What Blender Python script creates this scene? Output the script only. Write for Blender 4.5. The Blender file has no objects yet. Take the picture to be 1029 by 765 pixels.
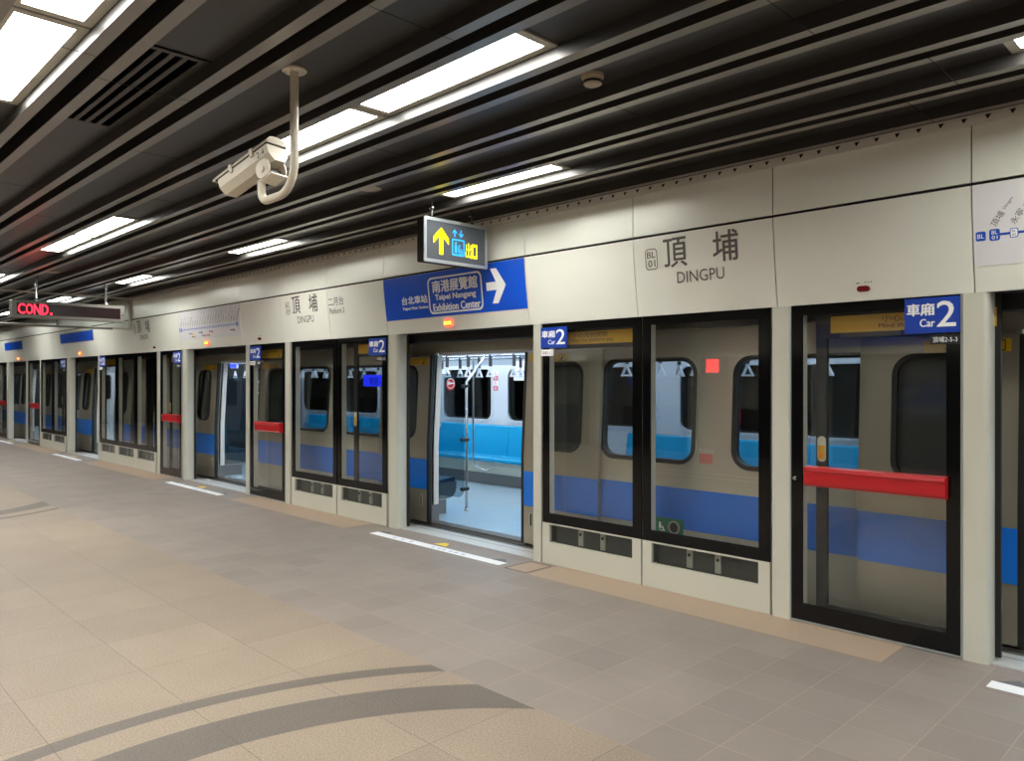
import bpy, bmesh, math, random
from math import sin, cos, pi, radians as R
from mathutils import Vector, Matrix
from mathutils.geometry import tessellate_polygon

random.seed(4)
S = bpy.context.scene
COL = S.collection

# ------------------------------------------------------------------ camera, world, exposure
CAM_H, CAM_D = 1.62, 4.98
cd = bpy.data.cameras.new('camera'); cam = bpy.data.objects.new('camera', cd); COL.objects.link(cam)
cd.sensor_width = 36.0; cd.lens = 770.0 * 36.0 / 1029.0
cd.clip_start = 0.05; cd.clip_end = 200
ANG = math.atan2(761, 770)
cam.location = (0, -CAM_D, CAM_H)
cam.rotation_euler = (R(90), 0, R(90) - ANG)
S.camera = cam
W = bpy.data.worlds.new('world'); S.world = W; W.use_nodes = True
W.node_tree.nodes['Background'].inputs[0].default_value = (.9, .95, 1, 1)
W.node_tree.nodes['Background'].inputs[1].default_value = 0.02
S.view_settings.view_transform = 'Standard'; S.view_settings.look = 'None'
S.view_settings.gamma = 1.0; S.view_settings.use_curve_mapping = False
S.view_settings.exposure = 0.97
S.cycles.use_denoising = True
S.cycles.max_bounces = 10; S.cycles.transparent_max_bounces = 24; S.cycles.diffuse_bounces = 5; S.cycles.glossy_bounces = 5
S.cycles.sample_clamp_indirect = 6.0
LAMP = 17.0          # strength of the platform lamp diffusers
TRAIN_LAMP = 7.0     # strength of the lamps in the train

# ------------------------------------------------------------------ materials
def lin(c):
    c /= 255.0
    return c / 12.92 if c <= .04045 else ((c + .055) / 1.055) ** 2.4
def rgb(r, g, b): return (lin(r), lin(g), lin(b), 1)

def mat(name, col, rough=.5, metal=0.0, spec=.5, emit=None, estr=0.0, noise=0.0, nscale=30.0, coat=0.0):
    m = bpy.data.materials.new(name); m.use_nodes = True
    nt = m.node_tree; b = nt.nodes['Principled BSDF']
    b.inputs['Base Color'].default_value = col
    b.inputs['Roughness'].default_value = rough
    b.inputs['Metallic'].default_value = metal
    b.inputs['Specular IOR Level'].default_value = spec
    b.inputs['Coat Weight'].default_value = coat
    b.inputs['Coat Roughness'].default_value = .05
    if emit:
        b.inputs['Emission Color'].default_value = emit
        b.inputs['Emission Strength'].default_value = estr
    if noise:
        tc = nt.nodes.new('ShaderNodeTexCoord'); n = nt.nodes.new('ShaderNodeTexNoise')
        n.inputs['Scale'].default_value = nscale; n.inputs['Detail'].default_value = 4
        mx = nt.nodes.new('ShaderNodeMix'); mx.data_type = 'RGBA'
        mx.inputs[6].default_value = tuple(c * (1 - noise) for c in col[:3]) + (1,)
        mx.inputs[7].default_value = tuple(min(1, c * (1 + noise)) for c in col[:3]) + (1,)
        nt.links.new(tc.outputs['Object'], n.inputs['Vector'])
        nt.links.new(n.outputs['Fac'], mx.inputs[0]); nt.links.new(mx.outputs[2], b.inputs['Base Color'])
    return m

def glass(name, tint, ior=1.45, rough=0.0):
    m = bpy.data.materials.new(name); m.use_nodes = True
    nt = m.node_tree; nt.nodes.clear()
    out = nt.nodes.new('ShaderNodeOutputMaterial'); mix = nt.nodes.new('ShaderNodeMixShader')
    t = nt.nodes.new('ShaderNodeBsdfTransparent'); g = nt.nodes.new('ShaderNodeBsdfGlossy'); f = nt.nodes.new('ShaderNodeFresnel')
    t.inputs[0].default_value = tint; g.inputs['Roughness'].default_value = rough; f.inputs[0].default_value = ior
    ge = nt.nodes.new('ShaderNodeNewGeometry'); mr = nt.nodes.new('ShaderNodeMapRange')
    mr.inputs[3].default_value = ior; mr.inputs[4].default_value = 1 / ior
    nt.links.new(ge.outputs['Backfacing'], mr.inputs[0]); nt.links.new(mr.outputs[0], f.inputs[0])
    nt.links.new(f.outputs[0], mix.inputs[0]); nt.links.new(t.outputs[0], mix.inputs[1]); nt.links.new(g.outputs[0], mix.inputs[2])
    nt.links.new(mix.outputs[0], out.inputs[0])
    return m

M = {}
M['cream'] = mat('cream_panel', rgb(236, 236, 225), .30, .1, noise=.03, nscale=2.5)
M['pillar'] = mat('pillar_metal', rgb(206, 204, 190), .38, .15, noise=.03, nscale=3)
M['ceil'] = mat('ceiling_slat_metal', rgb(64, 62, 60), .36, .4, noise=.05, nscale=2)
M['lip'] = mat('ceiling_lip_metal', rgb(140, 136, 130), .28, .55, noise=.04, nscale=2)
M['black0'] = mat('vent_shade_black', rgb(5, 5, 5), 1.0, spec=0.0)  # matt black painted as the unlit depth behind the vent slats
M['void'] = mat('ceiling_void', rgb(14, 13, 13), .9)
M['gap'] = mat('joint_black', rgb(16, 15, 17), .7)
M['black'] = mat('black_gloss', rgb(9, 9, 10), .08, spec=.3)
M['blackm'] = mat('black_matt', rgb(20, 20, 21), .5)
M['glass'] = glass('screen_glass', (.975, .98, .975, 1))
M['tglass'] = glass('train_glass', (.58, .61, .64, 1))
M['pglass'] = glass('partition_glass', (.62, .70, .74, 1))
M['clear'] = glass('clear_glass', (.9, .93, .93, 1))
M['red'] = mat('red_paint', rgb(186, 20, 30), .28, coat=.3)
M['blue'] = mat('sign_blue', rgb(6, 84, 215), .3, coat=.3)
M['bluecar'] = mat('car_sign_blue', rgb(12, 62, 170), .35)
M['white'] = mat('white_print', rgb(250, 250, 250), .5)
M['mapwhite'] = mat('map_white', rgb(226, 224, 226), .35)
M['ink'] = mat('grey_ink', rgb(92, 86, 80), .5)
M['mapink'] = mat('map_ink', rgb(84, 80, 84), .5)
M['mapblue'] = mat('map_blue', rgb(22, 80, 190), .4)
M['mapyel'] = mat('map_yellow', rgb(226, 190, 60), .4)
M['mapred'] = mat('map_red', rgb(222, 60, 84), .4)
M['fadedred'] = mat('faded_red', rgb(196, 120, 112), .5)
M['mapgrn'] = mat('map_green', rgb(30, 110, 90), .4)
M['maporg'] = mat('map_orange', rgb(232, 130, 40), .4)
M['sticky'] = mat('sticker_yellow', rgb(206, 162, 32), .4)
M['yellowem'] = mat('lit_yellow', rgb(255, 236, 0), .4, emit=rgb(255, 232, 0), estr=.75)
M['blueem'] = mat('lit_blue', rgb(30, 150, 240), .4, emit=rgb(20, 145, 240), estr=.7)
M['exitface'] = mat('exit_sign_face', rgb(70, 74, 80), .35, emit=rgb(96, 100, 106), estr=.06)
M['alu'] = mat('aluminium', rgb(178, 186, 188), .35, .6)
M['darkalu'] = mat('dark_aluminium', rgb(110, 108, 104), .4, .5)
M['ledcase'] = mat('led_case', rgb(124, 121, 114), .4, .4)
M['ledface'] = mat('led_face', rgb(34, 16, 20), .25)
M['ledred'] = mat('led_red', rgb(255, 20, 30), .5, emit=(1, .012, .03, 1), estr=3.0)
M['ledwall'] = mat('led_wall_red', rgb(255, 20, 30), .5, emit=(1, .012, .03, 1), estr=8.0)
M['lampon'] = mat('lamp_red_lit', rgb(255, 60, 20), .4, emit=(1, .045, .01, 1), estr=2.2)
M['lampdig'] = mat('lamp_digits', rgb(255, 170, 40), .4, emit=(1, .38, .03, 1), estr=3)
M['lampoff'] = mat('lamp_red_dark', rgb(120, 16, 22), .25)
M['steel'] = mat('train_steel', rgb(188, 184, 167), .32, .5, noise=.05, nscale=1.5)
M['steeld'] = mat('train_door_steel', rgb(166, 159, 142), .32, .62, noise=.05, nscale=1.5)
M['stripe'] = mat('train_blue', rgb(16, 108, 205), .35)
M['rubber'] = mat('rubber', rgb(22, 22, 22), .55)
M['inner'] = mat('train_lining', rgb(214, 216, 222), .4)
M['jamb'] = mat('door_jamb_white', rgb(208, 204, 198), .4)
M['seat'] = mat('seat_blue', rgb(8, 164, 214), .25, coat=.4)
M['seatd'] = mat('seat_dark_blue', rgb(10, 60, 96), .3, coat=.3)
M['navy'] = mat('seat_navy', rgb(18, 22, 80), .35)
M['kick'] = mat('seat_kickboard', rgb(196, 194, 178), .4)
M['plinth'] = mat('train_plinth', rgb(112, 112, 112), .5)
M['tfloor'] = mat('train_floor', rgb(164, 184, 196), .18, noise=.06, nscale=6)
M['chrome'] = mat('chrome', rgb(196, 200, 204), .16, .95)
M['strapb'] = mat('strap_band', rgb(60, 60, 66), .6)
M['straph'] = mat('strap_handle', rgb(225, 228, 232), .35)
M['housing'] = mat('camera_housing', rgb(206, 196, 178), .4, noise=.02, nscale=8)
M['vent'] = mat('vent_metal', rgb(66, 62, 59), .4, .3)
M['detector'] = mat('detector_plastic', rgb(178, 164, 140), .5)
M['trimtop'] = mat('header_trim', rgb(240, 236, 226), .35)
M['sill'] = mat('sill_plate', rgb(196, 196, 194), .4, .3, noise=.05, nscale=12)
M['bstrip'] = mat('beige_strip', rgb(164, 142, 122), .6, noise=.25, nscale=90)
M['lwhite'] = mat('floor_sticker_white', rgb(232, 232, 234), .5)
M['lyel'] = mat('floor_sticker_yellow', rgb(232, 196, 40), .5)
M['lgrey'] = mat('floor_sticker_grey', rgb(96, 94, 96), .6)
M['lblue'] = mat('floor_sticker_blue', rgb(176, 180, 214), .6)
M['tunnel'] = mat('tunnel_wall', rgb(26, 25, 25), .9, noise=.2, nscale=2)
M['dark'] = mat('dark_wall', rgb(58, 54, 50), .6)
M['green'] = mat('green_sticker', rgb(20, 110, 74), .4)
M['bluelcd'] = mat('blue_lcd', rgb(30, 40, 250), .4, emit=(.02, .04, 1, 1), estr=1.6)
M['lamp'] = mat('lamp_diffuser', rgb(255, 252, 244), .5, emit=(.985, .99, .935, 1), estr=LAMP)
M['lampframe'] = mat('lamp_frame', rgb(186, 182, 168), .4, .2)
M['tlamp'] = mat('train_lamp', rgb(255, 255, 255), .5, emit=(.80, .92, 1, 1), estr=TRAIN_LAMP)
M['recess'] = mat('recess_grey', rgb(74, 74, 66), .5, .2, noise=.1, nscale=4)
M['slabs'] = mat('platform_slab', rgb(90, 86, 80), .8)

def floor_material():
    m = bpy.data.materials.new('platform_floor'); m.use_nodes = True
    nt = m.node_tree; N = nt.nodes; L = nt.links; b = N['Principled BSDF']
    g = N.new('ShaderNodeNewGeometry'); sep = N.new('ShaderNodeSeparateXYZ'); L.new(g.outputs['Position'], sep.inputs[0])
    def math_(op, a, bb=None, c=None):
        n = N.new('ShaderNodeMath'); n.operation = op
        for i, v in enumerate((a, bb, c)):
            if v is None: continue
            if isinstance(v, (int, float)): n.inputs[i].default_value = v
            else: L.new(v, n.inputs[i])
        return n.outputs[0]
    def mixc(f, a, bb, mode='MIX'):
        n = N.new('ShaderNodeMix'); n.data_type = 'RGBA'; n.blend_type = mode
        if isinstance(f, (int, float)): n.inputs[0].default_value = f
        else: L.new(f, n.inputs[0])
        for i, v in ((6, a), (7, bb)):
            if isinstance(v, tuple): n.inputs[i].default_value = v
            else: L.new(v, n.inputs[i])
        return n.outputs[2]
    def bricks(ox, oy, w, h, mortar, c1, c2, cm, bias=0.0):
        comb = N.new('ShaderNodeCombineXYZ')
        L.new(math_('ADD', sep.outputs[0], ox), comb.inputs[0]); L.new(math_('ADD', sep.outputs[1], oy), comb.inputs[1])
        t = N.new('ShaderNodeTexBrick'); t.offset = 0; t.squash = 1
        L.new(comb.outputs[0], t.inputs['Vector'])
        t.inputs['Scale'].default_value = 1; t.inputs['Brick Width'].default_value = w; t.inputs['Row Height'].default_value = h
        t.inputs['Mortar Size'].default_value = mortar; t.inputs['Mortar Smooth'].default_value = .2; t.inputs['Bias'].default_value = bias
        t.inputs['Color1'].default_value = c1; t.inputs['Color2'].default_value = c2; t.inputs['Mortar'].default_value = cm
        return t.outputs['Color'], t.outputs['Fac']
    grey, gm = bricks(1.465 + .3035 * 200, 2.24 + .305 * 100, .3035, .305, .0022, rgb(130, 119, 112), rgb(138, 127, 119), rgb(157, 142, 130))
    beige, bm = bricks(3.9 + .606 * 100, 2.235 + .605 * 40, .606, .605, .0022, rgb(137, 122, 107), rgb(146, 130, 113), rgb(108, 97, 87))
    tc = N.new('ShaderNodeTexNoise'); tc.inputs['Scale'].default_value = 105; tc.inputs['Detail'].default_value = 5
    tc.inputs['Roughness'].default_value = .75
    L.new(g.outputs['Position'], tc.inputs['Vector'])
    big = N.new('ShaderNodeTexNoise'); big.inputs['Scale'].default_value = 2.2; big.inputs['Detail'].default_value = 4
    L.new(g.outputs['Position'], big.inputs['Vector'])
    # rings of darker stone set into the beige paving
    xw = math_('WRAP', math_('ADD', sep.outputs[0], 1.405), 5.76, -5.76)
    dy = math_('ADD', sep.outputs[1], 3.70)
    d = math_('SQRT', math_('ADD', math_('MULTIPLY', xw, xw), math_('MULTIPLY', dy, dy)))
    thin = math_('MULTIPLY', math_('GREATER_THAN', d, 2.39), math_('LESS_THAN', d, 2.497))
    thick = math_('MULTIPLY', math_('GREATER_THAN', d, 1.888), math_('LESS_THAN', d, 2.19))
    ring = math_('MAXIMUM', thin, thick)
    ringc = mixc(bm, rgb(101, 92, 84), rgb(90, 82, 75))
    bei = mixc(ring, beige, ringc)
    isgrey = math_('GREATER_THAN', math_('ABSOLUTE', math_('ADD', sep.outputs[1], 5.0)), 2.76)
    col = mixc(isgrey, bei, grey)
    sp = math_('MULTIPLY_ADD', tc.outputs['Fac'], 2.1, -.05)
    spm = math_('MULTIPLY_ADD', math_('SUBTRACT', 1.0, isgrey), .75, .25)
    col2 = mixc(spm, (1, 1, 1, 1), (1, 1, 1, 1))
    cmb = N.new('ShaderNodeCombineColor')
    for i in range(3): L.new(sp, cmb.inputs[i])
    col = mixc(spm, col, mixc(1.0, col, cmb.outputs[0], 'MULTIPLY'))
    bg = math_('MULTIPLY_ADD', big.outputs['Fac'], .30, .85)
    cmb2 = N.new('ShaderNodeCombineColor')
    for i in range(3): L.new(bg, cmb2.inputs[i])
    col = mixc(1.0, col, cmb2.outputs[0], 'MULTIPLY')
    L.new(col, b.inputs['Base Color'])
    b.inputs['Roughness'].default_value = .52; b.inputs['Specular IOR Level'].default_value = .35
    bump = N.new('ShaderNodeBump'); bump.inputs['Strength'].default_value = .12; bump.inputs['Distance'].default_value = .004
    L.new(tc.outputs['Fac'], bump.inputs['Height']); L.new(bump.outputs[0], b.inputs['Normal'])
    return m
M['floor'] = floor_material()

# ------------------------------------------------------------------ mesh helpers
class MB:
    def __init__(s): s.v = []; s.f = []; s.mi = []; s.k = 0
    def add(s, vs, fs):
        o = len(s.v); s.v += [tuple(p) for p in vs]
        for f in fs: s.f.append([i + o for i in f]); s.mi.append(s.k)
        return s
    def box(s, x0, x1, y0, y1, z0, z1):
        vs = [(x, y, z) for z in (z0, z1) for y in (y0, y1) for x in (x0, x1)]
        return s.add(vs, [(0, 2, 3, 1), (4, 5, 7, 6), (0, 1, 5, 4), (2, 6, 7, 3), (0, 4, 6, 2), (1, 3, 7, 5)])
    def plate(s, loops, d0, d1, plane='xz', fn=None):
        """2D loops (outer, holes...) extruded from d0 to d1 along the plane's normal; fn(u,v)->offset of the depth."""
        flat = [p for l in loops for p in l]
        tri = tessellate_polygon([[Vector((p[0], p[1], 0)) for p in l] for l in loops])
        def P(p, d):
            if fn: d = d + fn(p[0], p[1])
            return (p[0], d, p[1]) if plane == 'xz' else (d, p[0], p[1]) if plane == 'yz' else (p[0], p[1], d)
        n = len(flat)
        vs = [P(p, d0) for p in flat] + ([P(p, d1) for p in flat] if d1 is not None else [])
        fs = [tuple(t) for t in tri]
        if d1 is not None:
            fs += [tuple(n + i for i in reversed(t)) for t in tri]
            o = 0
            for l in loops:
                k = len(l)
                for i in range(k):
                    j = (i + 1) % k
                    fs.append((o + i, o + j, n + o + j, n + o + i))
                o += k
        return s.add(vs, fs)
    def tube(s, pts, r, n=10, caps=True):
        pts = [Vector(p) for p in pts]; rings = []
        up = None
        for i, p in enumerate(pts):
            t = (pts[min(i + 1, len(pts) - 1)] - pts[max(i - 1, 0)]).normalized()
            if up is None:
                up = t.orthogonal().normalized()
            up = (up - t * up.dot(t)).normalized()
            w = t.cross(up)
            rr = r[i] if isinstance(r, (list, tuple)) else r
            rings.append([p + (up * cos(2 * pi * k / n) + w * sin(2 * pi * k / n)) * rr for k in range(n)])
        vs = [q for ring in rings for q in ring]; fs = []
        for i in range(len(rings) - 1):
            for k in range(n):
                a = i * n + k; b = i * n + (k + 1) % n
                fs.append((a, b, b + n, a + n))
        if caps:
            fs.append(tuple(reversed(range(n)))); fs.append(tuple(range((len(rings) - 1) * n, len(rings) * n)))
        return s.add(vs, fs)
    def lathe(s, c, prof, n=24):
        """profile of (r,z) around a vertical axis through c"""
        vs = []; fs = []
        for r, z in prof:
            for k in range(n): vs.append((c[0] + r * cos(2 * pi * k / n), c[1] + r * sin(2 * pi * k / n), c[2] + z))
        for i in range(len(prof) - 1):
            for k in range(n):
                a = i * n + k; b = i * n + (k + 1) % n
                fs.append((a, b, b + n, a + n))
        fs.append(tuple(range(n))); fs.append(tuple(range((len(prof) - 1) * n, len(prof) * n)))
        return s.add(vs, fs)
    def build(s, name, m, parent=None, smooth=False):
        me = bpy.data.meshes.new(name); me.from_pydata(s.v, [], s.f)
        ms = m if isinstance(m, (list, tuple)) else [m]
        for x in ms: me.materials.append(M[x])
        if len(ms) > 1: me.polygons.foreach_set('material_index', s.mi)
        bm = bmesh.new(); bm.from_mesh(me)
        bmesh.ops.recalc_face_normals(bm, faces=bm.faces); bm.to_mesh(me); bm.free()
        if smooth:
            me.polygons.foreach_set('use_smooth', [True] * len(me.polygons))
            me.set_sharp_from_angle(angle=R(38))
        me.update()
        o = bpy.data.objects.new(name, me); COL.objects.link(o)
        if parent: o.parent = parent; o.matrix_parent_inverse = parent.matrix_basis.inverted()
        return o

def rr(x0, x1, z0, z1, r, n=6):
    r = min(r, (x1 - x0) / 2 - 1e-4, (z1 - z0) / 2 - 1e-4); out = []
    for cx, cz, a in ((x1 - r, z0 + r, -90), (x1 - r, z1 - r, 0), (x0 + r, z1 - r, 90), (x0 + r, z0 + r, 180)):
        for k in range(n + 1):
            t = R(a + 90 * k / n); out.append((cx + r * cos(t), cz + r * sin(t)))
    return out
def rect(x0, x1, z0, z1): return [(x0, z0), (x1, z0), (x1, z1), (x0, z1)]
def circ(cx, cz, r, n=20): return [(cx + r * cos(2 * pi * k / n), cz + r * sin(2 * pi * k / n)) for k in range(n)]

_txt = {}
def text2d(s, bold=0.0):
    """flat outline of a line of writing in Blender's own typeface, normalised to its own box"""
    if (s, bold) in _txt: return _txt[(s, bold)]
    c = bpy.data.curves.new('lettering', 'FONT'); c.body = s; c.offset = bold; c.resolution_u = 3
    o = bpy.data.objects.new('lettering', c); COL.objects.link(o)
    me = bpy.data.meshes.new_from_object(o.evaluated_get(bpy.context.evaluated_depsgraph_get()))
    vs = [(v.co.x, v.co.y) for v in me.vertices]; fs = [tuple(p.vertices) for p in me.polygons]
    bpy.data.objects.remove(o); bpy.data.curves.remove(c); bpy.data.meshes.remove(me)
    x0 = min(v[0] for v in vs); x1 = max(v[0] for v in vs); z0 = min(v[1] for v in vs); z1 = max(v[1] for v in vs)
    vs = [((x - x0) / (x1 - x0), (z - z0) / (z1 - z0)) for x, z in vs]
    _txt[(s, bold)] = (vs, fs); return vs, fs
def put_text(mb, s, u0, u1, v0, v1, d, plane='xz', fn=None, bold=0.0, rot=None):
    vs, fs = text2d(s)
    if bold:
        q = bold * .42 * (v1 - v0)
        for i, (dx, dz) in enumerate(((-q, 0), (q, 0), (0, -q * .6), (0, q * .6))):
            put_text(mb, s, u0 + dx, u1 + dx, v0 + dz, v1 + dz, d + (1 if plane == 'yz' else -1) * .00008 * (i + 1), plane, fn, 0.0, rot)
    P = []
    for a, b in vs:
        u = u0 + a * (u1 - u0); v = v0 + b * (v1 - v0)
        if rot:
            cx, cz, t = rot; du, dv = u - cx, v - cz
            u = cx + du * cos(t) - dv * sin(t); v = cz + du * sin(t) + dv * cos(t)
        dd = d + (fn(u, v) if fn else 0)
        P.append((u, dd, v) if plane == 'xz' else (dd, u, v) if plane == 'yz' else (u, v, dd))
    mb.add(P, fs)

def tag(o, label, cat, group=None):
    o['label'] = label; o['category'] = cat; o['kind'] = 'thing'
    if group: o['group'] = group
    return o
def thing(name, label, cat, loc=(0, 0, 0), group=None):
    o = bpy.data.objects.new(name, None); COL.objects.link(o); o.location = loc; o.empty_display_size = .1
    bpy.context.view_layer.update()
    return tag(o, label, cat, group)
def struct(o): o['kind'] = 'structure'; return o
def dup(root, delta, label=None, group=None):
    r = root.copy(); COL.objects.link(r); r.location = Vector(root.location) + Vector(delta)
    if label: r['label'] = label
    if group: r['group'] = group
    def rec(a, b):
        for ch in list(a.children):
            if ch is b: continue
            c = ch.copy(); COL.objects.link(c); c.parent = b; c.matrix_parent_inverse = ch.matrix_parent_inverse.copy()
            rec(ch, c)
    rec(root, r)
    return r

# ------------------------------------------------------------------ levels of the screen wall
HB = 2.125                       # underside of the header
HY = -.07                        # upper header face
def hy(z):                       # face of the lower, slightly leaning header panel
    t = max(0.0, min(1.0, (2.725 - z) / (2.725 - HB)))
    return HY + .07 * t ** 1.25
X_END, X_START = -31.0, 9.0

# ------------------------------------------------------------------ floor
mb = MB(); mb.box(X_END, X_START, -10.0, .335, -.25, 0); struct(mb.build('floor', 'floor'))
mb = MB(); mb.box(X_END, X_START, .335, 4.6, -1.35, -1.25); struct(mb.build('floor_track', 'slabs'))
mb = MB(); mb.box(X_END, X_START, .30, .335, -1.25, -.25); struct(mb.build('trim_1', 'slabs'))

# door openings (x of the two jamb edges) and the pillar to the left of each
OPEN = [(-1.19, .72), (-6.815, -4.765), (-12.56, -10.44), (-19.07, -17.05), (-24.85, -22.9)]
PILL = [(-1.322, -1.19), (-6.974, -6.815), (-12.706, -12.56), (-19.219, -19.07), (-25.0, -24.85)]

# beige paving strip along the screens and pale sill plates in the doorways
mb = MB()
xs = [X_START] + [x for o in OPEN for x in (o[1] + .30, o[0] - .45)] + [X_END]
for i in range(0, len(xs), 2):
    a, b = xs[i + 1], xs[i]
    if b > a: mb.box(a, b, -.385, .02, 0, .0015)
struct(mb.build('trim_2', 'bstrip'))
mb = MB()
for a, b in OPEN: mb.box(a, b, .035, .33, 0, .008)
struct(mb.build('trim_3', 'sill'))
mb = MB()
for a, b in OPEN: mb.box(a, b, .20, .205, .008, .0095); mb.box(a, b, .29, .33, .008, .010)
struct(mb.build('trim_4', 'darkalu'))

# ------------------------------------------------------------------ header above the screens
JOINT = [X_START, 7.0, 5.7, 4.55, 3.35, 2.2, 1.0, -1.26, -2.453, -3.616, -4.809, -6.98, -8.156, -9.315, -10.5, -12.75, -13.95, -14.84, -16.0, -17.0, -19.25, -20.4, -21.55, -22.75, -25.0, -26.2, -27.4, -28.6, X_END]
mb = MB()
for i in range(len(JOINT) - 1):
    b, a = JOINT[i] - .004, JOINT[i + 1] + .004
    mb.box(a, b, HY, HY + .02, 2.745, 3.064)
struct(mb.build('wall_header_upper', 'cream'))
mb = MB()
for i in range(len(JOINT) - 1):
    b, a = JOINT[i] - .004, JOINT[i + 1] + .004
    zs = [HB + (2.725 - HB) * k / 10 for k in range(11)]
    prof = [(hy(z), z) for z in zs] + [(.03, 2.725), (.03, HB)]
    n = len(prof)
    mb.add([(a, y, z) for y, z in prof] + [(b, y, z) for y, z in prof],
           [(k, (k + 1) % n, n + (k + 1) % n, n + k) for k in range(n)] + [tuple(range(n)), tuple(reversed(range(n, 2 * n)))])
struct(mb.build('wall_header_lower', 'cream', smooth=True))
mb = MB(); mb.box(X_END, X_START, HY + .022, .12, 2.7, 3.5); mb.box(X_END, X_START, .032, .2, HB, 2.72); mb.box(X_END, X_START, .2, .34, 2.03, 2.72)
struct(mb.build('trim_5', 'gap'))
# bright slotted angle where the header meets the ceiling
mb = MB()
A0, A1 = (-.075, 3.066), (-.048, 3.135)
mb.add([(X_END, A0[0], A0[1]), (X_START, A0[0], A0[1]), (X_START, A1[0], A1[1]), (X_END, A1[0], A1[1])], [(0, 1, 2, 3)])
mb.add([(X_END, A0[0], A0[1]), (X_START, A0[0], A0[1]), (X_START, HY + .005, 3.066), (X_END, HY + .005, 3.066)], [(0, 1, 2, 3)])
mb.k = 1
x = 0.5
while x > -14:
    for w in (.018,):
        f = lambda t: (A0[0] + (A1[0] - A0[0]) * t - .0015, A0[1] + (A1[1] - A0[1]) * t)
        p0, p1 = f(.75), f(.30)
        mb.add([(x - .016, p0[0], p0[1]), (x + .016, p0[0], p0[1]), (x, p1[0], p1[1])], [(0, 1, 2)])
    x -= .12
struct(mb.build('trim_6', ['trimtop', 'gap']))

# ------------------------------------------------------------------ ceiling of linear trays
mb = MB()
ZT, ZL, LIP = 3.20, 3.13, .062
PER = .5385
TR = []
for k in range(19):
    b = -.139 - PER * k; a = b - .333
    TR.append((a, b))
    prof = [(a - LIP, ZL + .12), (a - LIP, ZL), (a, ZL), (a, ZT), (b, ZT), (b, ZL), (b + LIP, ZL), (b + LIP, ZL + .12)]
    n = len(prof)
    mb.add([(X_END, y, z) for y, z in prof] + [(X_START, y, z) for y, z in prof], [])
    o = len(mb.v) - 2 * n
    for i in range(n - 1):
        mb.f.append([o + i, o + i + 1, o + n + i + 1, o + n + i]); mb.mi.append(1 if i in (1, 5) else 0)
struct(mb.build('ceiling', ['ceil', 'lip']))
mb = MB(); mb.box(X_END, X_START, -10.3, 4.6, 3.36, 3.42); struct(mb.build('ceiling_void', 'void'))
# hairline butt joints of the tray lengths
mb = MB()
for k, (a, b) in enumerate(TR):
    off = (-1.45, -3.9, -2.6)[k % 3]
    for j in range(-5, 12):
        x = off - 2.72 * j
        if X_END < x < X_START: mb.box(x - .002, x + .002, a - LIP, b + LIP, ZL - .0006, ZL + .001)
struct(mb.build('trim_7', 'gap'))

# ------------------------------------------------------------------ platform closing walls (opposite screens, ends)
mb = MB(); mb.box(X_END, X_START, -10.06, -10.0, 2.125, 3.13); struct(mb.build('wall_opposite_header', 'cream'))
mb = MB(); mb.box(X_END, X_START, -10.2, -10.12, 0, 2.125); struct(mb.build('wall_opposite', 'dark'))
mb = MB()
for k in range(12):
    x = 2.0 - 2.85 * k
    mb.box(x - .14, x + .14, -10.12, -10.0, 0, 2.125)
struct(mb.build('trim_8', 'pillar'))
mb = MB(); mb.box(X_END - .1, X_END, -10.2, 4.6, -1.35, 3.4); struct(mb.build('wall_far_end', 'dark'))
mb = MB(); mb.box(X_START, X_START + .1, -10.2, 4.6, -1.35, 3.4); struct(mb.build('wall_near_end', 'dark'))
mb = MB(); mb.box(X_END, X_START, 4.5, 4.6, -1.35, 3.4); struct(mb.build('wall_tunnel', 'tunnel'))
mb = MB(); mb.box(1.92, X_START, .0, .10, 0, HB); struct(mb.build('wall_screen_end', 'dark'))

# ------------------------------------------------------------------ pillars and mullions of the screens
def rounded_post(mb, x0, x1, y0, y1, z0, z1, r=.035, right_only=True):
    # plan outline with a rounded front corner on the doorway side
    pts = [(x0, y0)]
    for k in range(7):
        t = R(-90 + 90 * k / 6); pts.append((x1 - r + r * cos(t), y0 + r + r * sin(t)))
    pts += [(x1, y1), (x0, y1)]
    mb.plate([pts], z0, z1, 'xy')
n_trim = 9
for a, b in PILL:
    mb = MB(); rounded_post(mb, a, b, 0.0, .135, 0, HB); struct(mb.build('trim_%d' % n_trim, 'pillar', smooth=True)); n_trim += 1
MULL = [(-2.491, -2.366), (-4.765, -4.673), (-9.286, -9.168), (-10.438, -10.34), (-13.818, -13.70), (-17.05, -16.97), (-21.54, -21.45), (-22.9, -22.72), (.72, .83), (-26.2, -26.06), (-28.6, -28.5)]
for a, b in MULL:
    mb = MB(); mb.box(a, b, 0.0, .06, 0, HB)
    struct(mb.build('trim_%d' % n_trim, 'pillar')); n_trim += 1

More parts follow.
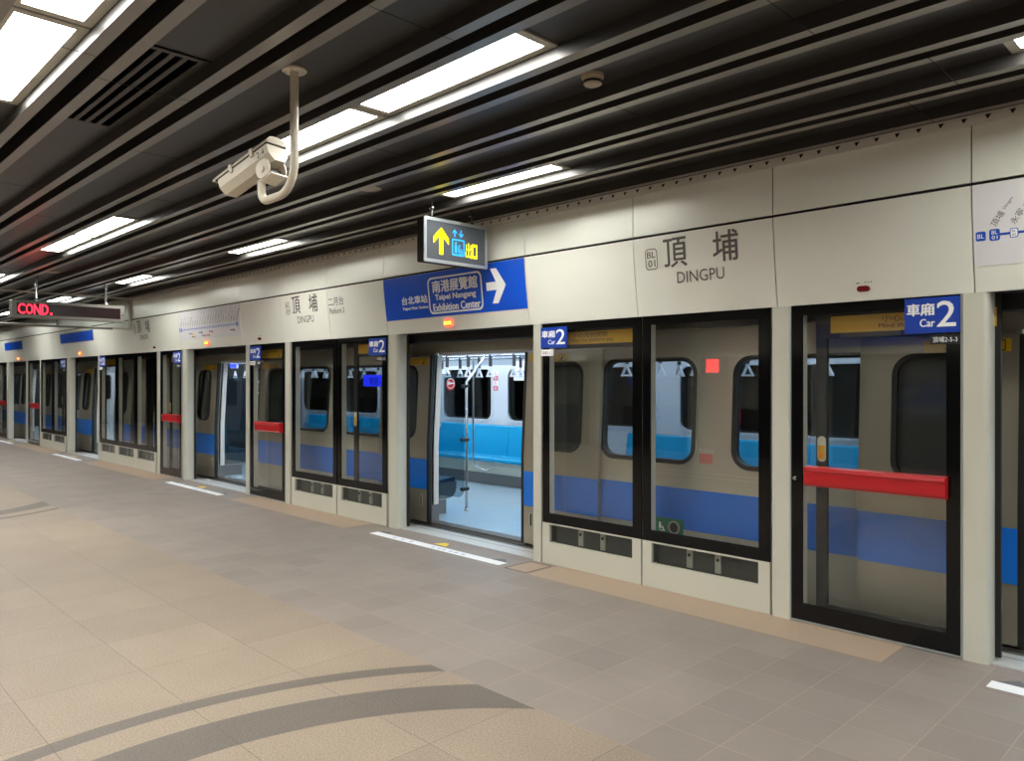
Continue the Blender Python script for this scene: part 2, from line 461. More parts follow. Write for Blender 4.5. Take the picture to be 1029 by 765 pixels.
# ------------------------------------------------------------------ fixed screens
def fixed_screen(x0, x1, label, group):
    t = thing('platform_screen', label, 'platform screen', (x0, 0, 0), group)
    gx0, gx1, gz0, gz1 = x0 + .07, x1 - .085, .45, 2.055
    mb = MB(); mb.plate([rect(x0, x1, .365, HB - .002), rect(gx0, gx1, gz0, gz1)], .004, .018); mb.build('frame', 'black', t)
    mb = MB(); mb.box(gx0, gx1, .010, .014, gz0, gz1); mb.build('glass_pane', 'glass', t)
    mb = MB(); mb.plate([rect(x0 + .004, x1 - .004, .37, HB - .004), rect(gx0 - .004, gx1 + .004, gz0 - .03, gz1 + .01)], .019, .085); mb.build('rear_frame', 'pillar', t)
    vx0, vx1, vz0, vz1 = x0 + .085, x1 - .085, .195, .352
    mb = MB(); mb.plate([rect(x0, x1, .004, .363), rect(vx0, vx1, vz0, vz1)], .0, .03)
    mb.box(x0, vx0, -.001, .0, vz0 - .003, vz0 - .001); mb.box(vx1, x1, -.001, .0, vz0 - .003, vz0 - .001)
    lp = mb.build('base_panel', 'pillar', t)
    mb = MB(); mb.box(vx0, vx1, .012, .016, vz0, vz1); mb.build('vent_glass', 'clear', lp)
    mb = MB(); mb.box(vx0 - .01, vx1 + .01, .09, .10, vz0 - .04, vz1 + .02); mb.box(vx0 - .02, vx0 + .0, .03, .10, vz0, vz1); rc = mb.build('recess_box', 'recess', lp)
    for f in (.33, .6):
        mb = MB(); xc = vx0 + (vx1 - vx0) * f; mb.box(xc - .025, xc + .025, .075, .09, vz0, vz1); mb.k = 1
        mb.plate([circ(xc + .0, (vz0 + vz1) / 2 + .02, .012, 10)], .066, .075); mb.build('bracket', ['steel', 'rubber'], lp)
    return t
F = 'fixed glass screens of the platform edge'
fixed_screen(-3.576, -2.51, 'black framed glass screen touching the pale mullion beside the large red-barred door', F)
fixed_screen(-4.655, -3.59, 'black framed glass screen wearing the small car 2 sign just past the central open doorway', F)
fixed_screen(-8.025, -7.02, 'dark glass screen with car 2 sign against the pillar of the central doorway', F)
fixed_screen(-9.128, -8.047, 'dark plain glass screen between the distant red-barred door and the car 2 screen', F)
x = -13.864
for i, lb in enumerate(('first of three distant glass screens, beside the second red-barred door', 'middle one of three distant glass screens in a row',
                        'last of three distant glass screens, beside the narrow dark doorway')):
    fixed_screen(x - 1.03, x - .012, lb, F); x -= 1.03
fixed_screen(-20.385, -19.335, 'far small glass screen next to the pillar of the dark distant doorway', F)
fixed_screen(-21.44, -20.40, 'far small glass screen next to the faint red-barred door down the platform', F)
fixed_screen(.84, 1.9, 'glass screen past the nearer doorway', F)
fixed_screen(-27.3, -26.22, 'glass screen beyond the last doorway down the platform', F)

# ------------------------------------------------------------------ emergency doors with a red push bar
def emergency_door(x0, x1, label, bar0, bar1, lock=True):
    t = thing('emergency_door', label, 'emergency door', (x0, 0, 0), 'emergency doors with red push bars')
    gx0, gx1, gz0, gz1 = x0 + .075, x1 - .075, .13, 2.055
    mb = MB(); mb.plate([rect(x0, x1, .018, HB - .002), rect(gx0, gx1, gz0, gz1)], .004, .02); mb.build('frame', 'black', t)
    mb = MB(); mb.plate([rect(x0 - .008, x1 + .008, .006, HB), rect(x0 - .001, x1 + .001, .017, HB - .001)], .002, .03); mb.build('edge_strip', 'alu', t)
    mb = MB(); mb.box(gx0, gx1, .010, .014, gz0, gz1); mb.build('glass_pane', 'glass', t)
    mb = MB(); mb.plate([rect(x0 + .004, gx0 - .002, .03, HB - .004)], .021, .085); mb.plate([rect(gx1 + .002, x1 - .004, .03, HB - .004)], .021, .085)
    mb.build('rear_frame', 'pillar', t)
    # push bar: a flared section
    prof = [(.004, .920), (-.040, .926), (-.052, .945), (-.052, 1.018), (-.062, 1.028), (-.058, 1.05), (.004, 1.056)]
    n = len(prof); mb = MB()
    mb.add([(bar0, y, z) for y, z in prof] + [(bar1, y, z) for y, z in prof],
           [(k, (k + 1) % n, n + (k + 1) % n, n + k) for k in range(n)] + [tuple(range(n)), tuple(reversed(range(n, 2 * n)))])
    mb.build('push_bar', 'red', t)
    if lock:
        mb = MB(); mb.plate([circ(x0 + .03, .965, .013, 14)], -.012, .004); mb.tube([(x0 + .03, -.012, .965), (x0 + .03, -.03, .965)], .008, 10); mb.build('lock', 'chrome', t)
    return t
emergency_door(-2.356, -1.335, 'large glass emergency door with full red push bar and big car 2 sign', -2.245, -1.40)
emergency_door(-10.315, -9.313, 'glass emergency door with red bar beside the doorway under the route map', -10.07, -9.36, False)
emergency_door(-13.68, -12.768, 'small distant glass emergency door with red bar and white release sticker', -13.47, -12.80, False)
emergency_door(-22.68, -21.56, 'faint far emergency door with dull red bar at the far end of the platform', -22.3, -21.7, False)
emergency_door(-26.04, -25.02, 'last emergency door with red bar beyond the far pillar', -25.9, -25.1, False)

# ------------------------------------------------------------------ sliding screen doors, open and parked behind the fixed ones
def sliding_door(x0, x1, trail, label, sticker=True):
    """trail=-1: trailing stile at x0 (door parked towards -x)"""
    t = thing('sliding_door', label, 'platform door', (x0, .12, 0), 'open sliding doors of the platform screens')
    y0, y1 = .125, .150
    mb = MB(); mb.plate([rect(x0, x1, .02, HB - .01), rect(x0 + .075, x1 - .075, .12, 1.90)], y0, y1); mb.build('frame', 'blackm', t)
    mb = MB(); mb.box(x0 + .075, x1 - .075, y0 + .01, y0 + .014, .12, 1.90); mb.build('glass_pane', 'glass', t)
    if sticker:
        xc = x0 + .04 if trail < 0 else x1 - .04
        mb = MB(); mb.plate([rr(xc - .028, xc + .028, 1.075, 1.245, .026)], y0 - .006, y0 - .001)
        mb.k = 1; mb.plate([rr(xc - .022, xc + .022, 1.09, 1.185, .006)], y0 - .008, y0 - .007)
        mb.k = 2; mb.plate([rect(xc - .014, xc + .008, 1.105, 1.135)], y0 - .0095, y0 - .0085)
        h = mb.build('release_handle', ['kick', 'sticky', 'maporg'], t); h['label'] = 'pale release handle with yellow sticker'
    s0, s1 = (x0 + .10, x1 - .02) if trail < 0 else (x0 + .05, x1 - .07)
    mb = MB(); mb.box(s0, s1, y0 - .004, y0 - .001, 1.935, 2.045); mb.k = 1
    w = s1 - s0
    put_text(mb, '小心月台間隙', s0 + w * .34, s0 + w * .72, 1.994, 2.036, y0 - .006)
    put_text(mb, 'Mind the platform gap', s0 + w * .32, s0 + w * .78, 1.948, 1.984, y0 - .006)
    h = mb.build('gap_sticker', ['sticky', 'gap'], t); h['label'] = 'yellow gap warning sticker'
    return t
sliding_door(-2.24, -1.16, -1, 'open sliding glass door parked behind the large red-barred emergency door')
sliding_door(-4.80, -3.66, 1, 'open sliding glass door parked behind the screen past the central doorway')
sliding_door(-7.86, -6.79, -1, 'open sliding glass door parked behind the dark screen by the central doorway pillar')
sliding_door(-10.47, -9.40, 1, 'open sliding glass door parked behind the emergency door next to the route map doorway')
sliding_door(-13.60, -12.53, -1, 'open sliding glass door parked behind the small distant emergency door')
sliding_door(-17.08, -16.0, 1, 'open sliding glass door parked behind the last of three distant screens')
sliding_door(-20.12, -19.05, -1, 'open sliding glass door parked behind the far small screen at the dark doorway')

# ------------------------------------------------------------------ car number signs
def car_sign(x0, x1, z0, z1, label, code, side=1, code_dark=True):
    t = thing('car_number_sign', label, 'sign', (x0, 0, z0), 'car number signs')
    y = -.003; w = x1 - x0; h = z1 - z0
    mb = MB(); mb.box(x0, x1, y, .0035, z0, z1); mb.build('sign_plate', 'bluecar', t)
    mb = MB()
    put_text(mb, '車廂', x0 + w * .05, x0 + w * .55, z0 + h * .50, z0 + h * .84, y - .001, bold=.09)
    put_text(mb, 'Car', x0 + w * .29, x0 + w * .56, z0 + h * .18, z0 + h * .40, y - .001, bold=.09)
    put_text(mb, '2', x0 + w * .60, x0 + w * .93, z0 + h * .17, z0 + h * .88, y - .001, bold=.035)
    mb.build('lettering', 'white', t)
    cx0, cx1 = (x0 + w * .48, x1) if side > 0 else (x0 + w * .02, x0 + w * .48)
    mb = MB(); mb.box(cx0, cx1, y, .0035, z0 - .068, z0 - .012); mb.k = 1
    put_text(mb, code, cx0 + .012, cx1 - .012, z0 - .058, z0 - .024, y - .001)
    mb.build('code_plate', ['blackm', 'white'] if code_dark else ['white', 'ink'], t)
car_sign(-1.638, -1.337, 1.903, 2.114, 'big blue car 2 sign at the top of the large red-barred door', '頂埔2-5-3')
car_sign(-4.672, -4.362, 1.905, 2.088, 'blue car 2 sign on the screen just past the central doorway', '頂埔2-5-2', -1, False)
car_sign(-7.36, -7.025, 1.905, 2.095, 'blue car 2 sign above the dark screen by the central doorway pillar', '頂埔2-5-2')
car_sign(-10.31, -9.98, 1.905, 2.095, 'blue car 2 sign beside the doorway below the long white route map', '頂埔2-5-1', -1, False)
car_sign(-13.10, -12.77, 1.905, 2.095, 'blue car sign on the small distant emergency door', '頂埔2-5-1')
car_sign(-16.95, -16.60, 1.905, 2.095, 'small blue car sign above the last of three distant screens', '頂埔2-4-4', -1, False)
car_sign(-19.75, -19.34, 1.905, 2.095, 'tiny blue car sign on the far screen by the dark doorway', '頂埔2-4-3')

# ------------------------------------------------------------------ header signs
def header_plate(mb, x0, x1, z0, z1, d=-.003):
    n = 8
    vs = []
    for k in range(n + 1):
        z = z0 + (z1 - z0) * k / n
        vs += [(x0, hy(z) + d, z), (x1, hy(z) + d, z)]
    fs = [(2 * k, 2 * k + 1, 2 * k + 3, 2 * k + 2) for k in range(n)]
    o = len(vs)
    for k in range(n + 1):
        z = z0 + (z1 - z0) * k / n
        vs += [(x0, hy(z) + .001, z), (x1, hy(z) + .001, z)]
    for k in range(n):
        fs += [(2 * k, 2 * k + 2, o + 2 * k + 2, o + 2 * k), (2 * k + 1, o + 2 * k + 1, o + 2 * k + 3, 2 * k + 3)]
    fs += [(0, o, o + 1, 1), (2 * n, 2 * n + 1, o + 2 * n + 1, o + 2 * n)]
    mb.add(vs, fs)
hf = lambda u, v: hy(v)
def arrow_right(cx, cz, s):
    """arrow pointing +x, box about 1.15 s wide, 1.35 s high"""
    return [(cx - .60 * s, cz - .17 * s), (cx + .0 * s, cz - .17 * s), (cx - .30 * s, cz - .72 * s), (cx + .06 * s, cz - .72 * s),
            (cx + .58 * s, cz), (cx + .06 * s, cz + .72 * s), (cx - .30 * s, cz + .72 * s), (cx + .0 * s, cz + .17 * s), (cx - .60 * s, cz + .17 * s)]
def direction_sign(x0, x1, label):
    z0, z1 = 2.272, 2.722
    t = thing('direction_sign', label, 'sign', (x0, HY, z0), 'blue direction signs on the header')
    w, h = x1 - x0, z1 - z0
    X = lambda f: x0 + w * f
    Z = lambda f: z0 + h * f
    mb = MB(); header_plate(mb, x0, x1, z0, z1, -.004); mb.build('sign_board', 'blue', t)
    mb = MB()
    put_text(mb, '台北車站', X(.145), X(.345), Z(.34), Z(.52), -.006, fn=hf, bold=.10)
    put_text(mb, 'Taipei Main Station', X(.145), X(.347), Z(.195), Z(.28), -.006, fn=hf, bold=.12)
    mb.build('small_lettering', 'white', t)
    mb = MB()
    put_text(mb, '南港展覽館', X(.39), X(.705), Z(.535), Z(.80), -.006, fn=hf, bold=.10)
    put_text(mb, 'Taipei Nangang', X(.405), X(.69), Z(.33), Z(.49), -.006, fn=hf, bold=.13)
    put_text(mb, 'Exhibition Center', X(.385), X(.715), Z(.12), Z(.285), -.006, fn=hf, bold=.13)
    mb.build('destination_lettering', 'white', t)
    mb = MB(); mb.plate([rr(X(.355), X(.735), Z(.06), Z(.88), .06), rr(X(.364), X(.726), Z(.10), Z(.84), .048)], -.006, None, fn=hf); mb.build('outline', 'white', t)
    mb = MB(); mb.plate([arrow_right(X(.825), Z(.52), .225)], -.006, None, fn=hf); mb.build('arrow', 'white', t)
    return t
direction_sign(-6.975, -4.815, 'large blue direction sign with white arrow above the central open doorway')
def small_sign(x0, x1, z0, z1, label):
    t = thing('direction_sign', label, 'sign', (x0, HY, z0), 'blue direction signs on the header')
    mb = MB(); header_plate(mb, x0, x1, z0, z1, -.004); mb.build('sign_board', 'blue', t)
    mb = MB(); mb.plate([rect(x0 - .015, x1 + .015, z0 - .012, z1 + .012), rect(x0, x1, z0, z1)], -.006, .001, fn=hf); mb.build('frame', 'alu', t)
    return t
small_sign(-19.52, -17.18, 2.455, 2.655, 'small distant plain blue sign behind the hanging red LED board')
small_sign(-24.95, -23.0, 2.445, 2.645, 'tiny plain blue sign farther down the platform header')

def station_name(xc, label, plat=False):
    t = thing('station_name', label, 'station name lettering', (xc, HY, 2.4), 'station names on the header')
    mb = MB(); put_text(mb, '頂', xc - .285, xc - .085, 2.475, 2.692, -.003, fn=hf, bold=.03); mb.build('chinese_character', 'ink', t)
    mb = MB(); put_text(mb, '埔', xc + .135, xc + .335, 2.475, 2.692, -.003, fn=hf, bold=.03); mb.build('chinese_character', 'ink', t)
    mb = MB(); put_text(mb, 'DINGPU', xc - .18, xc + .215, 2.352, 2.437, -.003, fn=hf); mb.build('latin_lettering', 'ink', t)
    mb = MB(); mb.plate([rr(xc - .455, xc - .345, 2.475, 2.635, .03), rr(xc - .449, xc - .351, 2.481, 2.629, .026)], -.003, None, fn=hf)
    put_text(mb, 'BL', xc - .438, xc - .362, 2.565, 2.612, -.003, fn=hf, bold=.03); put_text(mb, '01', xc - .43, xc - .366, 2.497, 2.548, -.003, fn=hf, bold=.03)
    mb.build('station_badge', 'ink', t)
station_name(-3.05, 'large grey Dingpu station name on the cream header over the double glass screen')
station_name(-8.72, 'smaller grey Dingpu station name beside the platform 2 lettering')
station_name(-14.35, 'distant grey Dingpu station name next to the long white route map')
mb = MB(); put_text(mb, '二月台', -8.13, -7.80, 2.515, 2.615, -.003, fn=hf, bold=.008)
o = MB(); put_text(o, 'Platform 2', -8.12, -7.80, 2.42, 2.485, -.003, fn=hf)
mb.add(o.v, o.f); tag(mb.build('platform_number', 'ink'), 'grey platform 2 lettering on the header beside the smaller station name', 'platform lettering')

STN = [('頂埔', 'Dingpu'), ('永寧', 'Yongning'), ('土城', 'Tucheng'), ('海山', 'Haishan'), ('亞東醫院', 'Far Eastern Hospital'), ('府中', 'Fuzhong'), ('板橋', 'Banqiao'), ('新埔', 'Xinpu'),
       ('江子翠', 'Jiangzicui'), ('龍山寺', 'Longshan Temple'), ('西門', 'Ximen'), ('台北車站', 'Taipei Main Station'), ('善導寺', 'Shandao Temple'), ('忠孝新生', 'Zhongxiao Xinsheng'),
       ('忠孝復興', 'Zhongxiao Fuxing'), ('忠孝敦化', 'Zhongxiao Dunhua'), ('國父紀念館', 'S.Y.S. Memorial Hall'), ('市政府', 'Taipei City Hall'), ('永春', 'Yongchun'), ('後山埤', 'Houshanpi'),
       ('昆陽', 'Kunyang'), ('南港', 'Nangang'), ('南港展覽館', 'Taipei Nangang Exhibition Center')]
def route_map(x0, x1, label):
    z0, z1 = 2.268, 2.722
    t = thing('route_map', label, 'route map', (x0, HY, z0), 'white route maps on the header')
    mb = MB(); header_plate(mb, x0, x1, z0, z1, -.003); mb.build('map_board', 'mapwhite', t)
    w = x1 - x0; zl = 2.435
    xs = [x0 + .105 + i * (w - .20) / 22 for i in range(23)]
    mb = MB(); mb.plate([rect(xs[0], xs[-1], zl - .007, zl + .007)], -.0045, None, fn=hf)
    for i in (0, 22): mb.plate([rr(xs[i] - .026, xs[i] + .026, zl - .032, zl + .032, .012)], -.005, None, fn=hf)
    mb.plate([rr(x0 + .012, x0 + .062, zl - .026, zl + .026, .01)], -.005, None, fn=hf)
    mb.build('route_line', 'mapblue', t)
    for i in range(1, 22):
        mb = MB(); mb.plate([rr(xs[i] - .02, xs[i] + .02, zl - .026, zl + .026, .01)], -.0052, None, fn=hf)
        mb.k = 1; mb.plate([rr(xs[i] - .016, xs[i] + .016, zl - .022, zl + .022, .008)], -.0056, None, fn=hf); mb.build('station_marker', ['mapblue', 'white'], t)
    mb = MB()
    put_text(mb, 'BL', x0 + .02, x0 + .054, zl - .012, zl + .012, -.0062, fn=hf, bold=.02)
    for i in (0, 22):
        put_text(mb, 'BL', xs[i] - .014, xs[i] + .014, zl + .004, zl + .024, -.0062, fn=hf, bold=.02); put_text(mb, '%02d' % (i + 1), xs[i] - .014, xs[i] + .014, zl - .024, zl - .004, -.0062, fn=hf, bold=.02)
    mb.build('line_lettering', 'white', t)
    mb = MB()
    for i, (c, e) in enumerate(STN):
        if 0 < i < 22: put_text(mb, 'BL', xs[i] - .01, xs[i] + .01, zl + .003, zl + .017, -.0065, fn=hf); put_text(mb, '%02d' % (i + 1), xs[i] - .01, xs[i] + .01, zl - .018, zl - .003, -.0065, fn=hf)
        L = .042 * len(c); r = (xs[i] - .005, zl + .05, R(56))
        put_text(mb, c, xs[i] - .005, xs[i] - .005 + L, zl + .035, zl + .072, -.0045, fn=hf, rot=r)
        le = min(.0115 * len(e), .30 - L)
        put_text(mb, e, xs[i] + L + .012, xs[i] + L + .012 + le, zl + .042, zl + .062, -.0045, fn=hf, rot=r)
    mb.build('station_lettering', 'mapink', t)
    for f, z, m, tx in ((.235, 2.36, 'mapyel', 'Y'), (.275, 2.31, 'mapyel', 'Y'), (.40, 2.365, 'mapgrn', 'G'), (.445, 2.315, 'mapred', 'R'), (.57, 2.365, 'mapred', 'R'), (.52, 2.315, 'maporg', 'O'), (.90, 2.355, 'mapred', 'BR')):
        mb = MB(); xx = x0 + w * f; mb.plate([rr(xx - .02, xx + .02, z - .02, z + .02, .008)], -.0045, None, fn=hf); mb.k = 1
        mb.plate([rect(xx - .12, xx - .03, z - .004, z + .012)], -.0045, None, fn=hf)
        mb.build('transfer_badge', [m, 'mapink'], t)
route_map(-1.256, .995, 'white route map starting at the header joint above the red-barred door')
route_map(-12.745, -10.52, 'long white route map on the header above the second open doorway')

def header_lamp(xc, on, label, w=.075):
    g = 'lit red lamps over the doorways' if on else 'unlit dark red lamps over the emergency doors'
    t = thing('indicator_lamp', label, 'indicator lamp', (xc, 0, 2.19), g)
    h = .034 if on else .018
    mb = MB(); ww = w * (1.5 if on else 1)
    mb.plate([rr(xc - ww / 2, xc + ww / 2, 2.197 - h, 2.197 + h, h * .95)], -.018, .0, fn=hf); mb.build('lens', 'lampon' if on else 'lampoff', t)
    mb = MB()
    if on:
        for k in range(4): mb.plate([rect(xc - .055 + k * .029, xc - .034 + k * .029, 2.183, 2.215)], -.021, -.019, fn=hf)
        mb.build('digits', 'lampdig', t)
    else:
        mb.plate([rect(xc - .045, xc - .025, 2.232, 2.238)], -.002, .001, fn=hf)
        for k in range(3): mb.plate([circ(xc + .01 + .018 * k, 2.237, .004, 8)], -.002, .001, fn=hf)
        mb.build('print_mark', 'ink', t)
header_lamp(-1.875, False, 'unlit dark red lamp above the large red-barred door')
header_lamp(-5.93, True, 'glowing red lamp with digits above the central doorway')
header_lamp(-9.98, False, 'unlit dark red lamp above the emergency door near the route map')
header_lamp(-11.72, True, 'glowing red lamp under the long white route map')
header_lamp(-13.9, False, 'tiny dark lamp under the distant station name')
header_lamp(-18.2, True, 'glowing red lamp under the small distant blue sign')
header_lamp(-23.6, True, 'glowing red lamp under the tiny blue sign farthest down the header')

# ------------------------------------------------------------------ ceiling lights
def ceiling_light(k, x0, x1, label, group='platform ceiling lights'):
    a, b = TR[k]
    t = thing('ceiling_light', label, 'ceiling light', ((x0 + x1) / 2, (a + b) / 2, ZT - .03), group)
    y0, y1 = a + .003, b - .003
    fr = .045
    mb = MB(); mb.plate([rect(x0, x1, y0, y1), rect(x0 + fr, x1 - fr, y0 + fr, y1 - fr)], ZT - .010, ZT, 'xy'); mb.build('frame', 'lampframe', t)
    mb = MB(); mb.box(x0 + fr, x1 - fr, y0 + fr, y1 - fr, ZT - .007, ZT - .002); mb.build('diffuser', 'lamp', t)
    return t
pairs = [(-3.745, -2.41), (-5.09, -3.765)]
ceiling_light(4, *pairs[0], 'long bright ceiling light just beyond the hanging security camera')
ceiling_light(4, *pairs[1], 'bright ceiling light partly hidden behind the security camera pole')
ceiling_light(4, -9.21, -7.88, 'nearer half of the distant pair of ceiling lights above the LED board')
ceiling_light(4, -10.57, -9.23, 'farther half of the distant pair of ceiling lights above the LED board')
ceiling_light(4, -14.66, -13.33, 'ceiling light far along the row past the LED board, nearer half')
ceiling_light(4, -16.0, -14.68, 'ceiling light far along the row past the LED board, farther half')
ceiling_light(4, 1.7, 3.05, 'ceiling light in the lamp row behind the photographer', 'ceiling lights behind the photographer')
ceiling_light(7, *pairs[0], 'bright overhead light panel at the top corner beside the air vent')
ceiling_light(7, *pairs[1], 'second bright overhead light panel at the corner edge')
ceiling_light(1, -5.05, -3.73, 'ceiling light close to the header beside the hanging exit sign')
ceiling_light(1, -.93, .39, 'ceiling light cut by the picture edge near the header route map')
ceiling_light(1, -9.17, -7.85, 'small ceiling light near the header above the smaller station name')
ceiling_light(1, -13.29, -11.97, 'tiny ceiling light near the header above the long route map')
for i, (k, x0, x1) in enumerate(((7, -9.21, -7.88), (7, -10.57, -9.23), (1, -17.4, -16.1), (1, -21.5, -20.2), (4, -20.1, -18.8), (4, -21.5, -20.12), (7, -14.66, -13.33), (7, -16.0, -14.68), (7, -20.1, -18.8), (4, -25.6, -24.2), (1, -25.7, -24.4),
                                 (10, -3.745, -2.41), (10, -5.09, -3.765), (13, -3.745, -2.41), (13, -5.09, -3.765), (16, -5.05, -3.73), (16, -.93, .39), (10, 1.7, 3.05), (13, 1.7, 3.05), (7, 1.7, 3.05), (4, .37, 1.68), (7, .37, 1.68), (10, .37, 1.68), (1, 3.19, 4.51), (4, 5.83, 7.14), (4, 7.16, 8.5), (7, 5.83, 7.14), (10, 5.83, 7.14), (1, 7.31, 8.63),
                                 (10, -9.21, -7.88), (13, -9.21, -7.88), (13, -10.57, -9.23), (16, -9.17, -7.85), (16, -13.29, -11.97), (10, -14.66, -13.33), (13, -16.0, -14.68))):
    ceiling_light(k, x0, x1, 'ceiling light in a row outside the photographed view', 'ceiling lights out of view')

# air vents
def air_vent(k, x0, x1, label):
    a, b = TR[k]
    t = thing('air_vent', label, 'air vent', (x0, a, ZT), 'ceiling air vents')
    y0, y1 = a + .015, b - .03
    mb = MB(); mb.plate([rect(x0, x1, y0, y1), rect(x0 + .03, x1 - .03, y0 + .02, y1 - .02)], ZT - .008, ZT, 'xy'); mb.build('frame', 'vent', t)
    mb = MB(); mb.box(x0 + .03, x1 - .03, y0 + .02, y1 - .02, ZT - .0025, ZT - .0005); mb.box(x1 - .002, x1 + .006, y0 - .01, y1 + .06, ZT - .003, ZT); mb.build('slot_shade', 'black0', t)  # flat black sheet; its colour stands in for the shade inside the slots
    n = 3; w = (y1 - y0 - .04)
    for i in range(n):
        yc = y0 + .02 + w * (i + 1) / (n + 1)
        mb = MB(); mb.box(x0 + .03, x1 - .03, yc - .0125, yc + .0125, ZT - .008, ZT - .003); mb.build('slat', 'vent', t)
air_vent(6, -5.16, -3.75, 'slotted air vent in the dark ceiling above the security camera')
air_vent(6, -10.6, -9.2, 'small distant slotted air vent near the edge of the ceiling')

# smoke detector and round speakers
mb = MB(); t = thing('smoke_detector', 'beige smoke detector on the dark ceiling past the long light', 'smoke detector', (-2.524, -1.89, ZT))
yc = TR[3][0] + .16; c = (-2.524, -1.90, ZT)
mb.lathe(c, [(.058, 0), (.058, -.018), (.05, -.024), (.046, -.05), (.03, -.058), (.0005, -.060)]); mb.build('body', 'detector', t, True)
mb = MB(); mb.lathe(c, [(.0485, -.031), (.0488, -.044)], 24); mb.build('sensor_slot', 'blackm', t)
def ceiling_speaker(x, y, label):
    t = thing('ceiling_speaker', label, 'ceiling speaker', (x, y, ZT), 'round ceiling speakers')
    mb = MB(); mb.lathe((x, y, ZT), [(.095, 0), (.095, -.006), (.085, -.012), (.001, -.014)], 28); mb.build('grille', 'detector', t, True)
    mb = MB(); mb.lathe((x, y, ZT), [(.10, 0), (.10, -.004), (.096, -.006)], 28); mb.build('rim', 'vent', t, True)
ceiling_speaker(-5.294, -1.39, 'round flush ceiling speaker between camera and exit sign')
ceiling_speaker(-10.258, -1.39, 'small distant round ceiling speaker above the station name')
ceiling_speaker(-12.593, -1.92, 'tiny round ceiling speaker above the LED board')

# ------------------------------------------------------------------ security camera on its J-shaped pole
t = thing('security_camera', 'cream security camera housing hanging on a curved ceiling pole', 'security camera', (-3.546, -3.03, ZT))
px_, py_ = -3.546, -3.03
mb = MB(); mb.lathe((px_, py_, ZT), [(.062, 0), (.062, -.008), (.058, -.012), (.03, -.014)], 24)
for k in range(4):
    a = R(45 + 90 * k); mb.lathe((px_ + .045 * cos(a), py_ + .045 * sin(a), ZT), [(.006, -.012), (.006, -.018), (.001, -.018)], 8)
mb.build('mounting_plate', 'housing', t, True)
pts = [(px_, py_, ZT - .01), (px_, py_, 2.80)]
r = .15
for k in range(9):
    a = R(90 * k / 8); pts.append((px_ - r + r * cos(a), py_, 2.735 - r * sin(a)))
xl = -3.84
r2 = .06
for k in range(9):
    a = R(90 * k / 8); pts.append((xl - r2 * sin(a), py_, 2.735 - r + r2 - r2 * cos(a)))
pts.append((xl - r2, py_, 2.70))
mb = MB(); mb.tube(pts, .0215, 14); mb.build('pole', 'housing', t, True)
# housing built along its own axis, then turned
AX = (-3.98, -3.03, 2.795)
def placed(mb):
    rot = Matrix.Rotation(R(13), 4, 'Z') @ Matrix.Rotation(R(-19), 4, 'Y')
    mb.v = [tuple(Vector(AX) + rot @ Vector(p)) for p in mb.v]; return mb
def loft(mb, prof, x0, x1, f0=1.0, f1=1.0):
    n = len(prof)
    mb.add([(x0, u * f0, v * f0) for u, v in prof] + [(x1, u * f1, v * f1) for u, v in prof],
           [(k, (k + 1) % n, n + (k + 1) % n, n + k) for k in range(n)] + [tuple(range(n)), tuple(reversed(range(n, 2 * n)))])
body = [(-.066, .022), (-.066, -.03), (-.036, -.068), (.036, -.068), (.066, -.03), (.066, .022)]
lid = [(-.07, .026), (.07, .026), (.064, .042), (.04, .064), (.02, .070), (-.02, .070), (-.04, .064), (-.064, .042)]
mb = MB(); loft(mb, body, -.235, .19); placed(mb).build('housing', 'housing', t)
mb = MB(); loft(mb, lid, -.275, .20); placed(mb).build('lid', 'housing', t)
mb = MB(); loft(mb, [(-.069, .020), (.069, .020), (.069, .0285), (-.069, .0285)], -.25, .193); placed(mb).build('lid_seal', 'gap', t)
mb = MB(); loft(mb, [(-.05, .016), (-.05, -.03), (-.03, -.055), (.03, -.055), (.05, -.03), (.05, .016)], -.239, -.2355); placed(mb).build('front_window', 'black', t)
for xx in (-.11, .07):
    for sgn in (-1, 1):
        mb = MB(); y0, y1 = sorted((sgn * .066, sgn * .076)); mb.box(xx - .012, xx + .012, y0, y1, .002, .046); placed(mb).build('latch', 'housing', t)
mb = MB()
for sgn in (-1, 1):
    y0, y1 = sorted((sgn * .052, sgn * .060)); out = [(x_, z_) for x_, z_ in circ(.11, -.075, .045, 18)]
    mb.plate([rr(.06, .165, -.135, -.04, .04)], y0, y1)
    mb.tube([(.11, sgn * .058, -.09), (.11, sgn * .068, -.09)], .018, 14)
mb.box(.06, .165, -.055, .055, -.139, -.132)
placed(mb).build('bracket', 'housing', t, True)
mb = MB(); mb.tube([(.11, -.05, -.10), (.11, .05, -.10)], .024, 12); placed(mb).build('hinge', 'blackm', t)
mb = MB(); put_text(mb, '2-4', .10, .16, -.025, .008, -.0668); placed(mb).build('number_mark', 'gap', t)

